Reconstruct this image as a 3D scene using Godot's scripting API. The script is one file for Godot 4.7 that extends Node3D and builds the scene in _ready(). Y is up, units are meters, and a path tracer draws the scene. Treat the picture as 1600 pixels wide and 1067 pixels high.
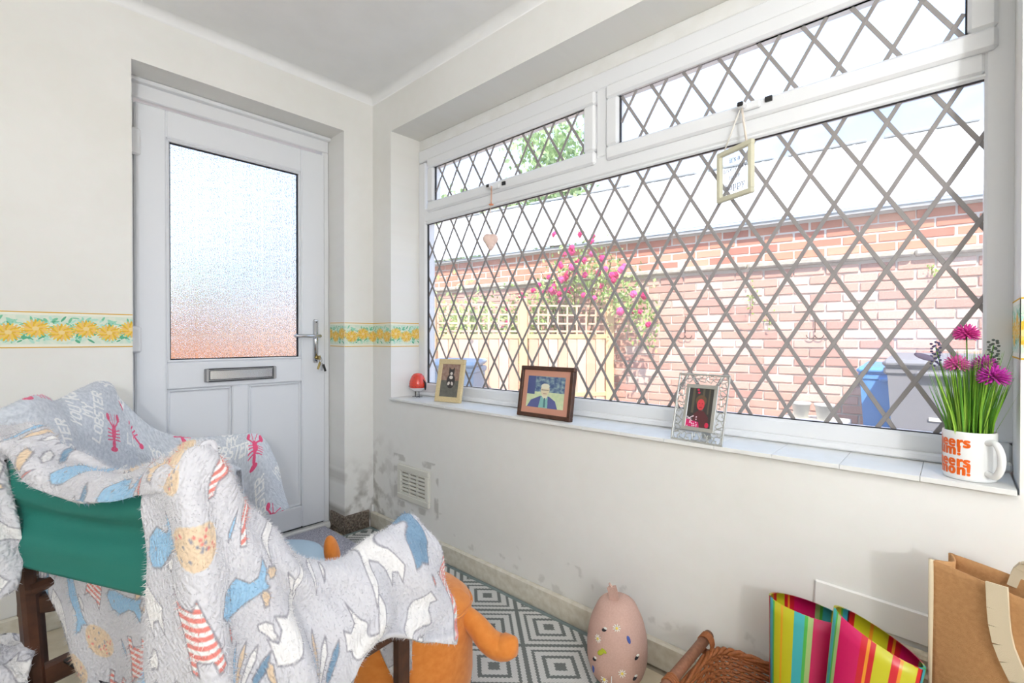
extends Node3D
# A small porch with a leaded window, a glazed door and two draped chairs.

var M := {}
var rng := RandomNumberGenerator.new()
var taken := {}
var sheets := []       # surfaces of the cloth being made, for its pile

# ------------------------------------------------------------------ helpers
func numbered(called: String) -> String:
	if not taken.has(called):
		taken[called] = 0
		return called
	taken[called] += 1
	return "%s_%03d" % [called, taken[called]]

func new_st() -> SurfaceTool:
	var st := SurfaceTool.new()
	st.begin(Mesh.PRIMITIVE_TRIANGLES)
	return st

func tri(st: SurfaceTool, a: Vector3, b: Vector3, c: Vector3, inner: Vector3) -> void:
	var n := (a - c).cross(a - b)
	if n.dot((a + b + c) / 3.0 - inner) < 0.0:
		var t := b
		b = c
		c = t
	for p in [a, b, c]:
		st.add_vertex(p)

func oq(st: SurfaceTool, a: Vector3, b: Vector3, c: Vector3, d: Vector3, inner: Vector3) -> void:
	tri(st, a, b, c, inner)
	tri(st, a, c, d, inner)

func box(st: SurfaceTool, c: Vector3, s: Vector3, bev := 0.0, ba := Basis.IDENTITY) -> void:
	st.set_smooth_group(-1)
	var h := s * 0.5
	bev = minf(bev, minf(h.x, minf(h.y, h.z)) * 0.9)
	if bev <= 0.0:
		for ax in 3:
			for sg in [-1.0, 1.0]:
				var q := []
				for k in [[-1, -1], [1, -1], [1, 1], [-1, 1]]:
					var v := Vector3.ZERO
					v[ax] = sg * h[ax]
					v[(ax + 1) % 3] = k[0] * h[(ax + 1) % 3]
					v[(ax + 2) % 3] = k[1] * h[(ax + 2) % 3]
					q.append(c + ba * v)
				oq(st, q[0], q[1], q[2], q[3], c)
		return
	var P := {}
	for sx in [-1, 1]:
		for sy in [-1, 1]:
			for sz in [-1, 1]:
				var sg := Vector3(sx, sy, sz)
				for ax in 3:
					var v := Vector3(h.x - bev, h.y - bev, h.z - bev)
					v[ax] = h[ax]
					P[[sx, sy, sz, ax]] = c + ba * (v * sg)
				tri(st, P[[sx, sy, sz, 0]], P[[sx, sy, sz, 1]], P[[sx, sy, sz, 2]], c)
	for ax in 3:
		var b1 := (ax + 1) % 3
		var b2 := (ax + 2) % 3
		for s1 in [-1, 1]:
			var q := []
			for k in [[-1, -1], [1, -1], [1, 1], [-1, 1]]:
				var key := [0, 0, 0, ax]
				key[ax] = s1
				key[b1] = k[0]
				key[b2] = k[1]
				q.append(P[key])
			oq(st, q[0], q[1], q[2], q[3], c)
			for s2 in [-1, 1]:
				var e := []
				for k in [[-1, b1], [1, b1], [1, b2], [-1, b2]]:
					var key := [0, 0, 0, k[1]]
					key[ax] = k[0]
					key[b1] = s1
					key[b2] = s2
					e.append(P[key])
				oq(st, e[0], e[1], e[2], e[3], c)

func bar(st: SurfaceTool, a: Vector3, b: Vector3, w: float, t: float, bev := 0.0, up := Vector3.UP) -> void:
	var d := (b - a).normalized()
	var sd := d.cross(up).normalized()
	var u := sd.cross(d)
	box(st, (a + b) * 0.5, Vector3(w, t, a.distance_to(b)), bev, Basis(sd, u, -d))

func tube(st: SurfaceTool, pts: Array, radii, sides := 8, caps := true) -> void:
	st.set_smooth_group(0)
	var rings := []
	var up := Vector3.UP
	for i in pts.size():
		var d: Vector3 = pts[mini(i + 1, pts.size() - 1)] - pts[maxi(i - 1, 0)]
		d = d.normalized()
		if absf(d.dot(up)) > 0.95:
			up = Vector3.RIGHT if absf(d.x) < 0.9 else Vector3.BACK
		var sx := d.cross(up).normalized()
		var sy := sx.cross(d).normalized()
		up = sy
		var r: float = radii if radii is float else radii[i]
		var ring := []
		for k in sides:
			var an := TAU * k / sides
			ring.append(pts[i] + (sx * cos(an) + sy * sin(an)) * r)
		rings.append(ring)
	for i in rings.size() - 1:
		var mid: Vector3 = (pts[i] + pts[i + 1]) * 0.5
		for k in sides:
			var k2 := (k + 1) % sides
			oq(st, rings[i][k], rings[i][k2], rings[i + 1][k2], rings[i + 1][k], mid)
	if caps:
		for e in [[0, 1], [rings.size() - 1, rings.size() - 2]]:
			for k in sides:
				tri(st, pts[e[0]], rings[e[0]][k], rings[e[0]][(k + 1) % sides], pts[e[1]])

func lathe(st: SurfaceTool, prof: Array, segs := 24, at := Vector3.ZERO, sx := 1.0, sz := 1.0) -> void:
	# prof: Vector2(radius, height) from the bottom up along the outside
	st.set_smooth_group(0)
	for i in prof.size() - 1:
		var a: Vector2 = prof[i]
		var b: Vector2 = prof[i + 1]
		for k in segs:
			var q := []
			for e in [[a, k], [a, k + 1], [b, k + 1], [b, k]]:
				var an: float = TAU * e[1] / segs
				q.append(at + Vector3(cos(an) * e[0].x * sx, e[0].y, sin(an) * e[0].x * sz))
			for t in [[0, 1, 2], [0, 2, 3]]:
				if q[t[0]].is_equal_approx(q[t[1]]) or q[t[1]].is_equal_approx(q[t[2]]) or q[t[0]].is_equal_approx(q[t[2]]):
					continue
				for j in t:
					var p: Vector3 = q[j]
					st.set_uv(Vector2(float(k) / segs, (p.y - prof[0].y)))
					st.add_vertex(p)

func ellipsoid(st: SurfaceTool, c: Vector3, r: Vector3, ba := Basis.IDENTITY, n := 12) -> void:
	st.set_smooth_group(0)
	for i in n:
		for k in n * 2:
			var q := []
			for e in [[i, k], [i, k + 1], [i + 1, k + 1], [i + 1, k]]:
				var th: float = PI * e[0] / n
				var ph: float = PI * e[1] / n
				q.append(c + ba * (Vector3(sin(th) * cos(ph), cos(th), sin(th) * sin(ph)) * r))
			if i > 0:
				tri(st, q[0], q[1], q[2], c)
			if i < n - 1:
				tri(st, q[0], q[2], q[3], c)

func spline(a: Vector3, b: Vector3, c: Vector3, d: Vector3, t: float) -> Vector3:
	return b.cubic_interpolate(c, a, d, t)

func smooth_rows(ctrl: Array, n: int) -> Array:
	# ctrl: an array of points -> n points on a smooth curve through them
	var out := []
	for i in n:
		var f := float(i) / (n - 1) * (ctrl.size() - 1)
		var k := mini(int(f), ctrl.size() - 2)
		out.append(spline(ctrl[maxi(k - 1, 0)], ctrl[k], ctrl[k + 1], ctrl[mini(k + 2, ctrl.size() - 1)], f - k))
	return out

func cloth(st: SurfaceTool, ctrl: Array, nu: int, nv: int, thick: float, fold: Callable, uvo := Vector2.ZERO, turn := 0.0, hang := false) -> void:
	# ctrl: rows of control points; a smooth sheet with thickness through them
	var rows := []
	for r in ctrl:
		rows.append(smooth_rows(r, nu))
	var P := []
	for j in nv:
		P.append([])
	for i in nu:
		var col := []
		for r in rows:
			col.append(r[i])
		var c2 := smooth_rows(col, nv)
		for j in nv:
			P[j].append(c2[j])
	var N := []
	for pass_no in 2:
		N = []
		for j in nv:
			var row := []
			for i in nu:
				var du: Vector3 = P[j][mini(i + 1, nu - 1)] - P[j][maxi(i - 1, 0)]
				var dv: Vector3 = P[mini(j + 1, nv - 1)][i] - P[maxi(j - 1, 0)][i]
				var nn := du.cross(dv)
				row.append(nn.normalized() if nn.length() > 1e-9 else Vector3.UP)
			N.append(row)
		if pass_no == 0:
			for j in nv:
				for i in nu:
					P[j][i] += N[j][i] * float(fold.call(float(i) / (nu - 1), float(j) / (nv - 1)))
	# lengths for the print on the cloth
	var U := []
	for j in nv:
		var row := [Vector2.ZERO]
		for i in range(1, nu):
			row.append(row[i - 1] + Vector2(P[j][i].distance_to(P[j][i - 1]), 0))
		U.append(row)
	for i in nu:
		for j in range(1, nv):
			U[j][i] = Vector2(U[j][i].x, U[j - 1][i].y + P[j][i].distance_to(P[j - 1][i]))
	for j in nv:
		for i in nu:
			# keep the print centred along each row so that it does not shear
			U[j][i].x -= U[j][nu - 1].x * 0.5
			U[j][i] = U[j][i].rotated(turn) + uvo
	if not hang:
		sheets.append([P, N, U])
	if hang:
		# a sheet that falls: the print runs level round it and plumb down it
		var run := [0.0]
		var jr := int(nv * 0.7)
		for i in range(1, nu):
			run.append(run[i - 1] + Vector2(P[jr][i].x - P[jr][i - 1].x, P[jr][i].z - P[jr][i - 1].z).length())
		for j in nv:
			for i in nu:
				U[j][i] = Vector2(run[i], -P[j][i].y - P[j][i].z * 0.6).rotated(turn) + uvo
		sheets.append([P, N, U])
	st.set_smooth_group(0)
	for side in 2:
		var off := thick * (0.5 if side == 0 else -0.5)
		for j in nv - 1:
			for i in nu - 1:
				var ids := [[i, j], [i + 1, j], [i + 1, j + 1], [i, j], [i + 1, j + 1], [i, j + 1]]
				if side == 0:
					ids = [[i, j], [i + 1, j + 1], [i + 1, j], [i, j], [i, j + 1], [i + 1, j + 1]]
				for e in ids:
					st.set_uv(U[e[1]][e[0]])
					st.add_vertex(P[e[1]][e[0]] + N[e[1]][e[0]] * off)
	var edge := []
	for i in nu - 1:
		edge.append([[i, 0], [i + 1, 0], [i, 1]])
		edge.append([[i, nv - 1], [i + 1, nv - 1], [i, nv - 2]])
	for j in nv - 1:
		edge.append([[0, j], [0, j + 1], [1, j]])
		edge.append([[nu - 1, j], [nu - 1, j + 1], [nu - 2, j]])
	for e in edge:
		var a: Array = e[0]
		var b: Array = e[1]
		var pa: Vector3 = P[a[1]][a[0]]
		var pb: Vector3 = P[b[1]][b[0]]
		var na: Vector3 = N[a[1]][a[0]] * thick * 0.5
		var nb: Vector3 = N[b[1]][b[0]] * thick * 0.5
		st.set_uv(U[a[1]][a[0]])
		oq(st, pa + na, pb + nb, pb - nb, pa - na, P[e[2][1]][e[2][0]])

func pile(parent: Node, print_img: Image, uv_scale: float, length: float, per_m2: float, seed_no: int) -> void:
	# short fibres over both faces of the cloth collected in sheets, dyed like the cloth under them
	var rr := RandomNumberGenerator.new()
	rr.seed = seed_no
	var st := new_st()
	st.set_smooth_group(-1)
	for p in [Vector3(-0.0006, 0, 0), Vector3(0.0, length, length * 0.35), Vector3(0.0006, 0, 0)]:
		st.add_vertex(p)
	var xs := []
	var cs := []
	var w := print_img.get_width()
	for sh in sheets:
		var P: Array = sh[0]
		var N: Array = sh[1]
		var U: Array = sh[2]
		for j in P.size() - 1:
			for i in P[0].size() - 1:
				var a: Vector3 = P[j][i + 1] - P[j][i]
				var b: Vector3 = P[j + 1][i] - P[j][i]
				var want := a.cross(b).length() * per_m2
				var n := int(want) + (1 if rr.randf() < want - int(want) else 0)
				for k in n:
					var fu := rr.randf()
					var fv := rr.randf()
					var nn: Vector3 = N[j][i] * (1.0 if rr.randf() < 0.5 else -1.0)
					var uv: Vector2 = U[j][i] + (U[j][i + 1] - U[j][i]) * fu + (U[j + 1][i] - U[j][i]) * fv
					uv *= uv_scale
					var up := (nn + Vector3(rr.randf_range(-0.7, 0.7), rr.randf_range(-1.0, 0.3), rr.randf_range(-0.7, 0.7))).normalized()
					var sx := up.cross(Vector3(rr.randf_range(-1, 1), rr.randf_range(-1, 1), rr.randf_range(-1, 1))).normalized()
					xs.append(Transform3D(Basis(sx, up, sx.cross(up)), P[j][i] + a * fu + b * fv + nn * 0.0035))
					cs.append(print_img.get_pixel(posmod(int(uv.x * w), w), posmod(int(uv.y * w), w)).srgb_to_linear())
	var mm := MultiMesh.new()
	mm.transform_format = MultiMesh.TRANSFORM_3D
	mm.use_colors = true
	mm.mesh = mesh_of(st)
	mm.instance_count = xs.size()
	for i in xs.size():
		mm.set_instance_transform(i, xs[i])
		mm.set_instance_color(i, cs[i])
	var o := MultiMeshInstance3D.new()
	o.multimesh = mm
	o.material_override = M.fibre
	o.name = "pile"
	o.set_meta("kind", "stuff")
	parent.add_child(o, true)
	sheets.clear()

func obj(called: String, st: SurfaceTool, m: Material, parent: Node = null) -> MeshInstance3D:
	st.generate_normals()
	var o := MeshInstance3D.new()
	o.mesh = st.commit()
	o.material_override = m
	if parent == null:
		o.name = numbered(called)
		add_child(o, true)
	else:
		o.name = called
		parent.add_child(o, true)
	return o

func copy_mesh(called: String, mesh: Mesh, m: Material, parent: Node, xf: Transform3D) -> MeshInstance3D:
	var o := MeshInstance3D.new()
	o.mesh = mesh
	o.material_override = m
	o.name = called
	o.transform = xf
	parent.add_child(o, true)
	return o

func mesh_of(st: SurfaceTool) -> ArrayMesh:
	st.generate_normals()
	return st.commit()

func thing(called: String, label: String, category: String, group := "", at := Vector3.ZERO) -> Node3D:
	var o := Node3D.new()
	o.name = numbered(called)
	add_child(o, true)
	o.position = at
	tag(o, label, category, group)
	return o

func tag(o: Node, label: String, category: String, group := "") -> void:
	o.set_meta("label", label)
	o.set_meta("category", category)
	if group:
		o.set_meta("group", group)

func structure(o: Node, label := "") -> Node:
	o.set_meta("kind", "structure")
	if label:
		o.set_meta("label", label)
	return o

func pbox(called: String, c: Vector3, s: Vector3, m: Material, parent: Node, bev := 0.0, ba := Basis.IDENTITY) -> MeshInstance3D:
	var st := new_st()
	box(st, c, s, bev, ba)
	return obj(called, st, m, parent)

func ptube(called: String, pts: Array, radii, m: Material, parent: Node, sides := 8) -> MeshInstance3D:
	var st := new_st()
	tube(st, pts, radii, sides)
	return obj(called, st, m, parent)

func pbar(called: String, a: Vector3, b: Vector3, w: float, t: float, m: Material, parent: Node, bev := 0.0, up := Vector3.UP) -> MeshInstance3D:
	var st := new_st()
	bar(st, a, b, w, t, bev, up)
	return obj(called, st, m, parent)

# ------------------------------------------------------------------ materials
func mat(c: Color, rough := 0.6, metal := 0.0) -> StandardMaterial3D:
	var m := StandardMaterial3D.new()
	m.albedo_color = c
	m.roughness = rough
	m.metallic = metal
	return m

func rgb8(r: int, g: int, b: int) -> Color:
	return Color(r / 255.0, g / 255.0, b / 255.0)

func noise_img(size: int, freq: float, seed_no: int, octaves := 4) -> Image:
	var n := FastNoiseLite.new()
	n.seed = seed_no
	n.frequency = freq
	n.fractal_octaves = octaves
	return n.get_seamless_image(size, size)

func ramp_tex(size: int, freq: float, a: Color, b: Color, seed_no: int, octaves := 4) -> ImageTexture:
	var src := noise_img(size, freq, seed_no, octaves)
	var img := Image.create(size, size, false, Image.FORMAT_RGB8)
	for y in size:
		for x in size:
			img.set_pixel(x, y, a.lerp(b, src.get_pixel(x, y).r))
	return ImageTexture.create_from_image(img)

func bump(m: StandardMaterial3D, size: int, freq: float, depth: float, seed_no: int, octaves := 3) -> StandardMaterial3D:
	m.heightmap_enabled = true
	m.heightmap_scale = depth
	m.heightmap_texture = ImageTexture.create_from_image(noise_img(size, freq, seed_no, octaves))
	return m

func mottled(a: Color, b: Color, rough: float, scale: float, seed_no: int, freq := 0.02) -> StandardMaterial3D:
	var m := mat(Color.WHITE, rough)
	m.albedo_texture = ramp_tex(256, freq, a, b, seed_no, 5)
	m.uv1_triplanar = true
	m.uv1_world_triplanar = true
	m.uv1_scale = Vector3.ONE * scale
	return m

func tex_mat(img: Image, rough := 0.8) -> StandardMaterial3D:
	var m := mat(Color.WHITE, rough)
	m.albedo_texture = ImageTexture.create_from_image(img)
	return m

# ------------------------------------------------------------------ printed pictures
func d_ell(img: Image, c: Vector2, r: Vector2, rot: float, col: Color) -> void:
	var e := maxf(r.x, r.y) + 1.0
	var w := img.get_width()
	var h := img.get_height()
	for y in range(int(c.y - e), int(c.y + e) + 1):
		for x in range(int(c.x - e), int(c.x + e) + 1):
			var p := (Vector2(x, y) - c).rotated(-rot) / r
			if p.length_squared() <= 1.0:
				img.set_pixel(posmod(x, w), posmod(y, h), col)

func d_poly(img: Image, pts: PackedVector2Array, col: Color, stripe := 0, col2 := Color.WHITE) -> void:
	var lo := pts[0]
	var hi := pts[0]
	for p in pts:
		lo = lo.min(p)
		hi = hi.max(p)
	for y in range(int(lo.y), int(hi.y) + 1):
		for x in range(int(lo.x), int(hi.x) + 1):
			if Geometry2D.is_point_in_polygon(Vector2(x, y), pts):
				var cc := col
				if stripe > 0 and (y / stripe) % 2 == 0:
					cc = col2
				img.set_pixel(posmod(x, img.get_width()), posmod(y, img.get_height()), cc)

func d_line(img: Image, a: Vector2, b: Vector2, w: float, col: Color) -> void:
	var n := int(a.distance_to(b)) + 1
	for i in n + 1:
		d_ell(img, a.lerp(b, float(i) / n), Vector2(w, w), 0.0, col)

func xf_pts(src: Array, c: Vector2, s: float, rot: float) -> PackedVector2Array:
	var out := PackedVector2Array()
	for p in src:
		out.append(c + (p * s).rotated(rot))
	return out

func outlined(img: Image, src: Array, c: Vector2, s: float, rot: float, col: Color, line: Color, stripe := 0, col2 := Color.WHITE) -> void:
	var pts := xf_pts(src, c, s, rot)
	d_poly(img, pts, col, stripe, col2)
	for i in pts.size():
		d_line(img, pts[i], pts[(i + 1) % pts.size()], 1.3, line)

func animal_print() -> Image:
	var img := Image.create(1024, 1024, false, Image.FORMAT_RGB8)
	img.fill(rgb8(212, 210, 213))
	var line := rgb8(154, 151, 157)
	var blue := rgb8(158, 196, 222)
	var slate := rgb8(126, 156, 180)
	var white := rgb8(236, 233, 230)
	var sand := rgb8(226, 202, 172)
	var coral := rgb8(226, 138, 128)
	var fox := [Vector2(-1, 0.1), Vector2(-0.8, -0.5), Vector2(-0.62, -0.2), Vector2(-0.35, -0.25), Vector2(-0.25, -0.6), Vector2(-0.05, -0.15), Vector2(0.2, 0.1), Vector2(0.6, 0.2), Vector2(0.95, -0.5), Vector2(1.0, 0.1), Vector2(0.7, 0.55), Vector2(0.2, 0.6), Vector2(-0.3, 0.5)]
	var whale := [Vector2(-1, 0), Vector2(-0.7, -0.4), Vector2(-0.1, -0.5), Vector2(0.45, -0.2), Vector2(0.7, -0.25), Vector2(0.95, -0.65), Vector2(1.05, -0.3), Vector2(0.95, 0), Vector2(1.1, 0.3), Vector2(0.8, 0.25), Vector2(0.4, 0.3), Vector2(-0.3, 0.42), Vector2(-0.8, 0.3)]
	var bird := [Vector2(-0.9, -0.2), Vector2(-0.5, -0.6), Vector2(0, -0.4), Vector2(0.8, -0.2), Vector2(1.0, 0.2), Vector2(0.3, 0.5), Vector2(-0.4, 0.4), Vector2(-0.55, 0)]
	var cat := [Vector2(-0.6, -1), Vector2(-0.4, -0.7), Vector2(0.1, -0.7), Vector2(0.35, -1), Vector2(0.4, -0.3), Vector2(0.45, 1), Vector2(0.2, 1), Vector2(0.15, 0.6), Vector2(-0.3, 0.6), Vector2(-0.35, 1), Vector2(-0.6, 1), Vector2(-0.5, 0)]
	var feather := [Vector2(0, -1), Vector2(0.18, -0.4), Vector2(0.15, 0.5), Vector2(0, 1), Vector2(-0.16, 0.4), Vector2(-0.14, -0.5)]
	var r := RandomNumberGenerator.new()
	r.seed = 11
	for gy in 9:
		for gx in 9:
			var c := Vector2(gx * 113.8 + (gy % 2) * 57 + r.randf_range(-12, 12), gy * 113.8 + r.randf_range(-12, 12))
			var kind := (gx * 5 + gy * 3 + r.randi_range(0, 1)) % 8
			var rot := r.randf_range(-0.7, 0.7)
			match kind:
				0: outlined(img, fox, c, 58, rot, white, line)
				1:
					outlined(img, whale, c, 58, rot, blue, line)
					d_ell(img, c + Vector2(-28, -4).rotated(rot), Vector2(3, 3), 0, line)
				2: outlined(img, bird, c, 54, rot, slate if gx % 2 else blue, line)
				3: outlined(img, cat, c, 52, rot * 0.5, coral, line, 6, white)
				4:
					for k in 4:
						outlined(img, feather, c + Vector2((k - 1.5) * 24, 0).rotated(rot), 42, rot + 0.2, [blue, sand, white, slate][k], line)
				5:
					d_ell(img, c, Vector2(44, 30), rot, sand)
					for k in 22:
						d_ell(img, c + Vector2(r.randf_range(-32, 32), r.randf_range(-18, 18)).rotated(rot), Vector2(2.4, 2.4), 0, coral if k % 2 else line)
				6:
					outlined(img, fox, c, 56, rot + PI, white, line)
				7: outlined(img, whale, c, 44, rot + PI, sand, line)
	for k in 90:
		# small filler motifs between the animals
		var c := Vector2(r.randf_range(0, 1024), r.randf_range(0, 1024))
		if img.get_pixel(int(c.x), int(c.y)).is_equal_approx(img.get_pixel(int(c.x + 12) % 1024, int(c.y + 12) % 1024)):
			outlined(img, feather if k % 2 else bird, c, r.randf_range(14, 24), r.randf_range(0, TAU), [white, blue, sand, coral][k % 4], line)
	# dyed pile: edges are soft
	img.resize(512, 512, Image.INTERPOLATE_BILINEAR)
	img.resize(1024, 1024, Image.INTERPOLATE_CUBIC)
	return img

const GLYPH := {
	"Y": ["10001", "10001", "01010", "00100", "00100", "00100", "00100"], "O": ["01110", "10001", "10001", "10001", "10001", "10001", "01110"],
	"U": ["10001", "10001", "10001", "10001", "10001", "10001", "01110"], "R": ["11110", "10001", "10001", "11110", "10100", "10010", "10001"],
	"E": ["11111", "10000", "10000", "11110", "10000", "10000", "11111"], "M": ["10001", "11011", "10101", "10101", "10001", "10001", "10001"],
	"L": ["10000", "10000", "10000", "10000", "10000", "10000", "11111"], "B": ["11110", "10001", "10001", "11110", "10001", "10001", "11110"],
	"S": ["01111", "10000", "10000", "01110", "00001", "00001", "11110"], "T": ["11111", "00100", "00100", "00100", "00100", "00100", "00100"],
	"'": ["00100", "00100", "01000", "00000", "00000", "00000", "00000"],
}

func d_text(img: Image, text: String, c: Vector2, cell: float, rot: float, col: Color) -> void:
	for i in text.length():
		if not GLYPH.has(text[i]):
			continue
		for y in 7:
			for x in 5:
				if GLYPH[text[i]][y][x] == "1":
					var p := c + Vector2((i * 6 + x - text.length() * 3.0) * cell, (y - 3.5) * cell * 1.25).rotated(rot)
					d_ell(img, p, Vector2(cell * 0.8, cell * 0.9), rot, col)

func lobster_print() -> Image:
	var img := Image.create(1024, 1024, false, Image.FORMAT_RGB8)
	var src := noise_img(1024, 0.06, 5, 2)
	for y in 1024:
		for x in 1024:
			img.set_pixel(x, y, rgb8(186, 192, 200).lerp(rgb8(222, 226, 231), src.get_pixel(x, y).r))
	var pink := rgb8(226, 86, 126)
	var white := rgb8(240, 240, 238)
	var r := RandomNumberGenerator.new()
	r.seed = 4
	for gy in 4:
		for gx in 4:
			var c := Vector2(gx * 256 + (gy % 2) * 128 + 60, gy * 256 + 70)
			var rot := [0.9, -0.5, 0.3, -1.0][(gx + gy) % 4] as float
			for s in [-1, 1]:
				for k in 4:
					d_line(img, c + Vector2(0, k * 9 - 8).rotated(rot), c + Vector2(s * 30, k * 12 - 14).rotated(rot), 2.0, pink)
				d_line(img, c + Vector2(s * 6, -22).rotated(rot), c + Vector2(s * 26, -44).rotated(rot), 3.0, pink)
				d_ell(img, c + Vector2(s * 26, -54).rotated(rot), Vector2(8, 14), rot, pink)
				d_line(img, c + Vector2(s * 3, -28).rotated(rot), c + Vector2(s * 12, -66).rotated(rot), 1.3, pink)
			d_ell(img, c + Vector2(0, -6).rotated(rot), Vector2(11, 26), rot, pink)
			d_ell(img, c + Vector2(0, 34).rotated(rot), Vector2(8, 16), rot, pink)
			d_ell(img, c + Vector2(0, 52).rotated(rot), Vector2(17, 8), rot, pink)
			var t := c + Vector2(120, 130)
			var tr := [-0.9, 0.5, -0.4, 1.1][(gx * 2 + gy) % 4] as float
			d_text(img, "YOU'RE", t + Vector2(0, -44).rotated(tr), 4.6, tr, white)
			d_text(img, "MY", t, 4.6, tr, white)
			d_text(img, "LOBSTER", t + Vector2(0, 44).rotated(tr), 4.6, tr, white)
	return img

func border_print() -> Image:
	var img := Image.create(512, 256, false, Image.FORMAT_RGB8)
	var src := noise_img(512, 0.02, 8, 3)
	for y in 256:
		for x in 512:
			img.set_pixel(x, y, rgb8(238, 238, 220).lerp(rgb8(206, 228, 210), src.get_pixel(x, y).r))
	var r := RandomNumberGenerator.new()
	r.seed = 21
	for k in 170:
		var c := Vector2(r.randf_range(0, 512), r.randf_range(40, 212))
		d_ell(img, c, Vector2(r.randf_range(10, 26), r.randf_range(4, 9)), r.randf_range(-1.4, 1.4), [rgb8(126, 200, 160), rgb8(158, 216, 190), rgb8(96, 180, 140), rgb8(184, 226, 208)][k % 4])
	for f in 4:
		var c := Vector2(64 + f * 128, 128 + (18 if f % 2 else -10))
		for ring in 3:
			for k in 20:
				var an := TAU * k / 20.0 + ring * 0.16
				d_ell(img, c + Vector2.from_angle(an) * (50 - ring * 14) * Vector2(1.15, 1.0), Vector2(15 - ring * 2, 6), an, [rgb8(232, 186, 62), rgb8(243, 208, 96), rgb8(238, 196, 120)][(ring + k) % 3])
		d_ell(img, c, Vector2(17, 15), 0, rgb8(240, 214, 150))
	for x in 512:
		for y in 256:
			if y < 7 or y > 248:
				img.set_pixel(x, y, rgb8(226, 178, 52))
			elif y < 24 or y > 230:
				img.set_pixel(x, y, rgb8(240, 240, 226))
	return img

func rug_print() -> Image:
	var img := Image.create(256, 288, false, Image.FORMAT_RGB8)
	var grey := rgb8(122, 127, 124)
	var pale := rgb8(222, 222, 218)
	var r := RandomNumberGenerator.new()
	r.seed = 3
	for y in 288:
		for x in 256:
			var u := absf((x + 0.5) / 256.0 - 0.5) * 2.0
			# the weave runs in short stitches, so every edge is stepped
			var yy := y + (3 if (x / 4) % 2 else 0)
			var v := absf((yy + 0.5) / 288.0 - 0.5) * 2.0
			var d := u + v
			d = minf(d, 2.0 - d)
			var dark := d < 0.17 or (d > 0.38 and d < 0.5) or (d > 0.69 and d < 0.78) or d > 0.93
			var c := grey if dark else pale
			if y % 6 == 0 or x % 4 == 0:
				c = c.darkened(0.1)
			img.set_pixel(x, y, c.darkened(r.randf_range(0.0, 0.06)))
	return img

func portrait_print() -> Image:
	var img := Image.create(160, 140, false, Image.FORMAT_RGB8)
	img.fill(rgb8(214, 222, 180))
	var src := noise_img(256, 0.04, 2, 4)
	for y in 140:
		for x in 160:
			var n := src.get_pixel(x, y).r
			if y < 70:
				img.set_pixel(x, y, rgb8(70, 92, 132).lerp(rgb8(166, 190, 186), clampf(n * 1.6 - 0.4, 0, 1)))
			else:
				img.set_pixel(x, y, rgb8(190, 214, 168).lerp(rgb8(224, 226, 186), n))
	for x in 34:
		for y in 82:
			img.set_pixel(x, y, rgb8(76, 88, 138))
	d_poly(img, PackedVector2Array([Vector2(4, 140), Vector2(20, 108), Vector2(58, 88), Vector2(98, 88), Vector2(124, 106), Vector2(136, 140)]), rgb8(92, 98, 150))
	d_poly(img, PackedVector2Array([Vector2(54, 140), Vector2(62, 90), Vector2(92, 90), Vector2(94, 140)]), rgb8(140, 194, 184))
	d_poly(img, PackedVector2Array([Vector2(64, 84), Vector2(92, 84), Vector2(80, 108)]), rgb8(232, 226, 200))
	d_poly(img, PackedVector2Array([Vector2(76, 96), Vector2(82, 96), Vector2(84, 136), Vector2(76, 136)]), rgb8(84, 128, 134))
	d_ell(img, Vector2(78, 60), Vector2(19, 27), 0, rgb8(226, 212, 178))
	d_ell(img, Vector2(78, 43), Vector2(18, 12), 0, rgb8(232, 228, 206))
	d_line(img, Vector2(64, 60), Vector2(92, 60), 1.6, rgb8(120, 110, 104))
	d_line(img, Vector2(72, 76), Vector2(85, 76), 1.2, rgb8(170, 130, 116))
	return img

func pet_print() -> Image:
	var img := Image.create(96, 150, false, Image.FORMAT_RGB8)
	var src := noise_img(256, 0.05, 6, 4)
	for y in 150:
		for x in 96:
			var n := src.get_pixel(x, y).r
			img.set_pixel(x, y, (rgb8(138, 104, 88) if y < 75 else rgb8(92, 92, 84)).lerp(rgb8(176, 152, 136) if y < 75 else rgb8(120, 116, 104), n))
	var dark := rgb8(58, 52, 48)
	d_ell(img, Vector2(52, 76), Vector2(22, 34), 0, dark)
	d_ell(img, Vector2(52, 36), Vector2(15, 14), 0, dark)
	d_poly(img, PackedVector2Array([Vector2(38, 30), Vector2(38, 14), Vector2(48, 24)]), dark)
	d_poly(img, PackedVector2Array([Vector2(56, 24), Vector2(66, 14), Vector2(66, 30)]), dark)
	d_ell(img, Vector2(52, 42), Vector2(7, 7), 0, rgb8(222, 214, 204))
	d_ell(img, Vector2(52, 60), Vector2(10, 8), 0, rgb8(226, 220, 210))
	d_ell(img, Vector2(42, 88), Vector2(6, 9), 0.4, rgb8(222, 214, 204))
	d_ell(img, Vector2(60, 88), Vector2(6, 9), -0.4, rgb8(214, 206, 196))
	return img

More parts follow.
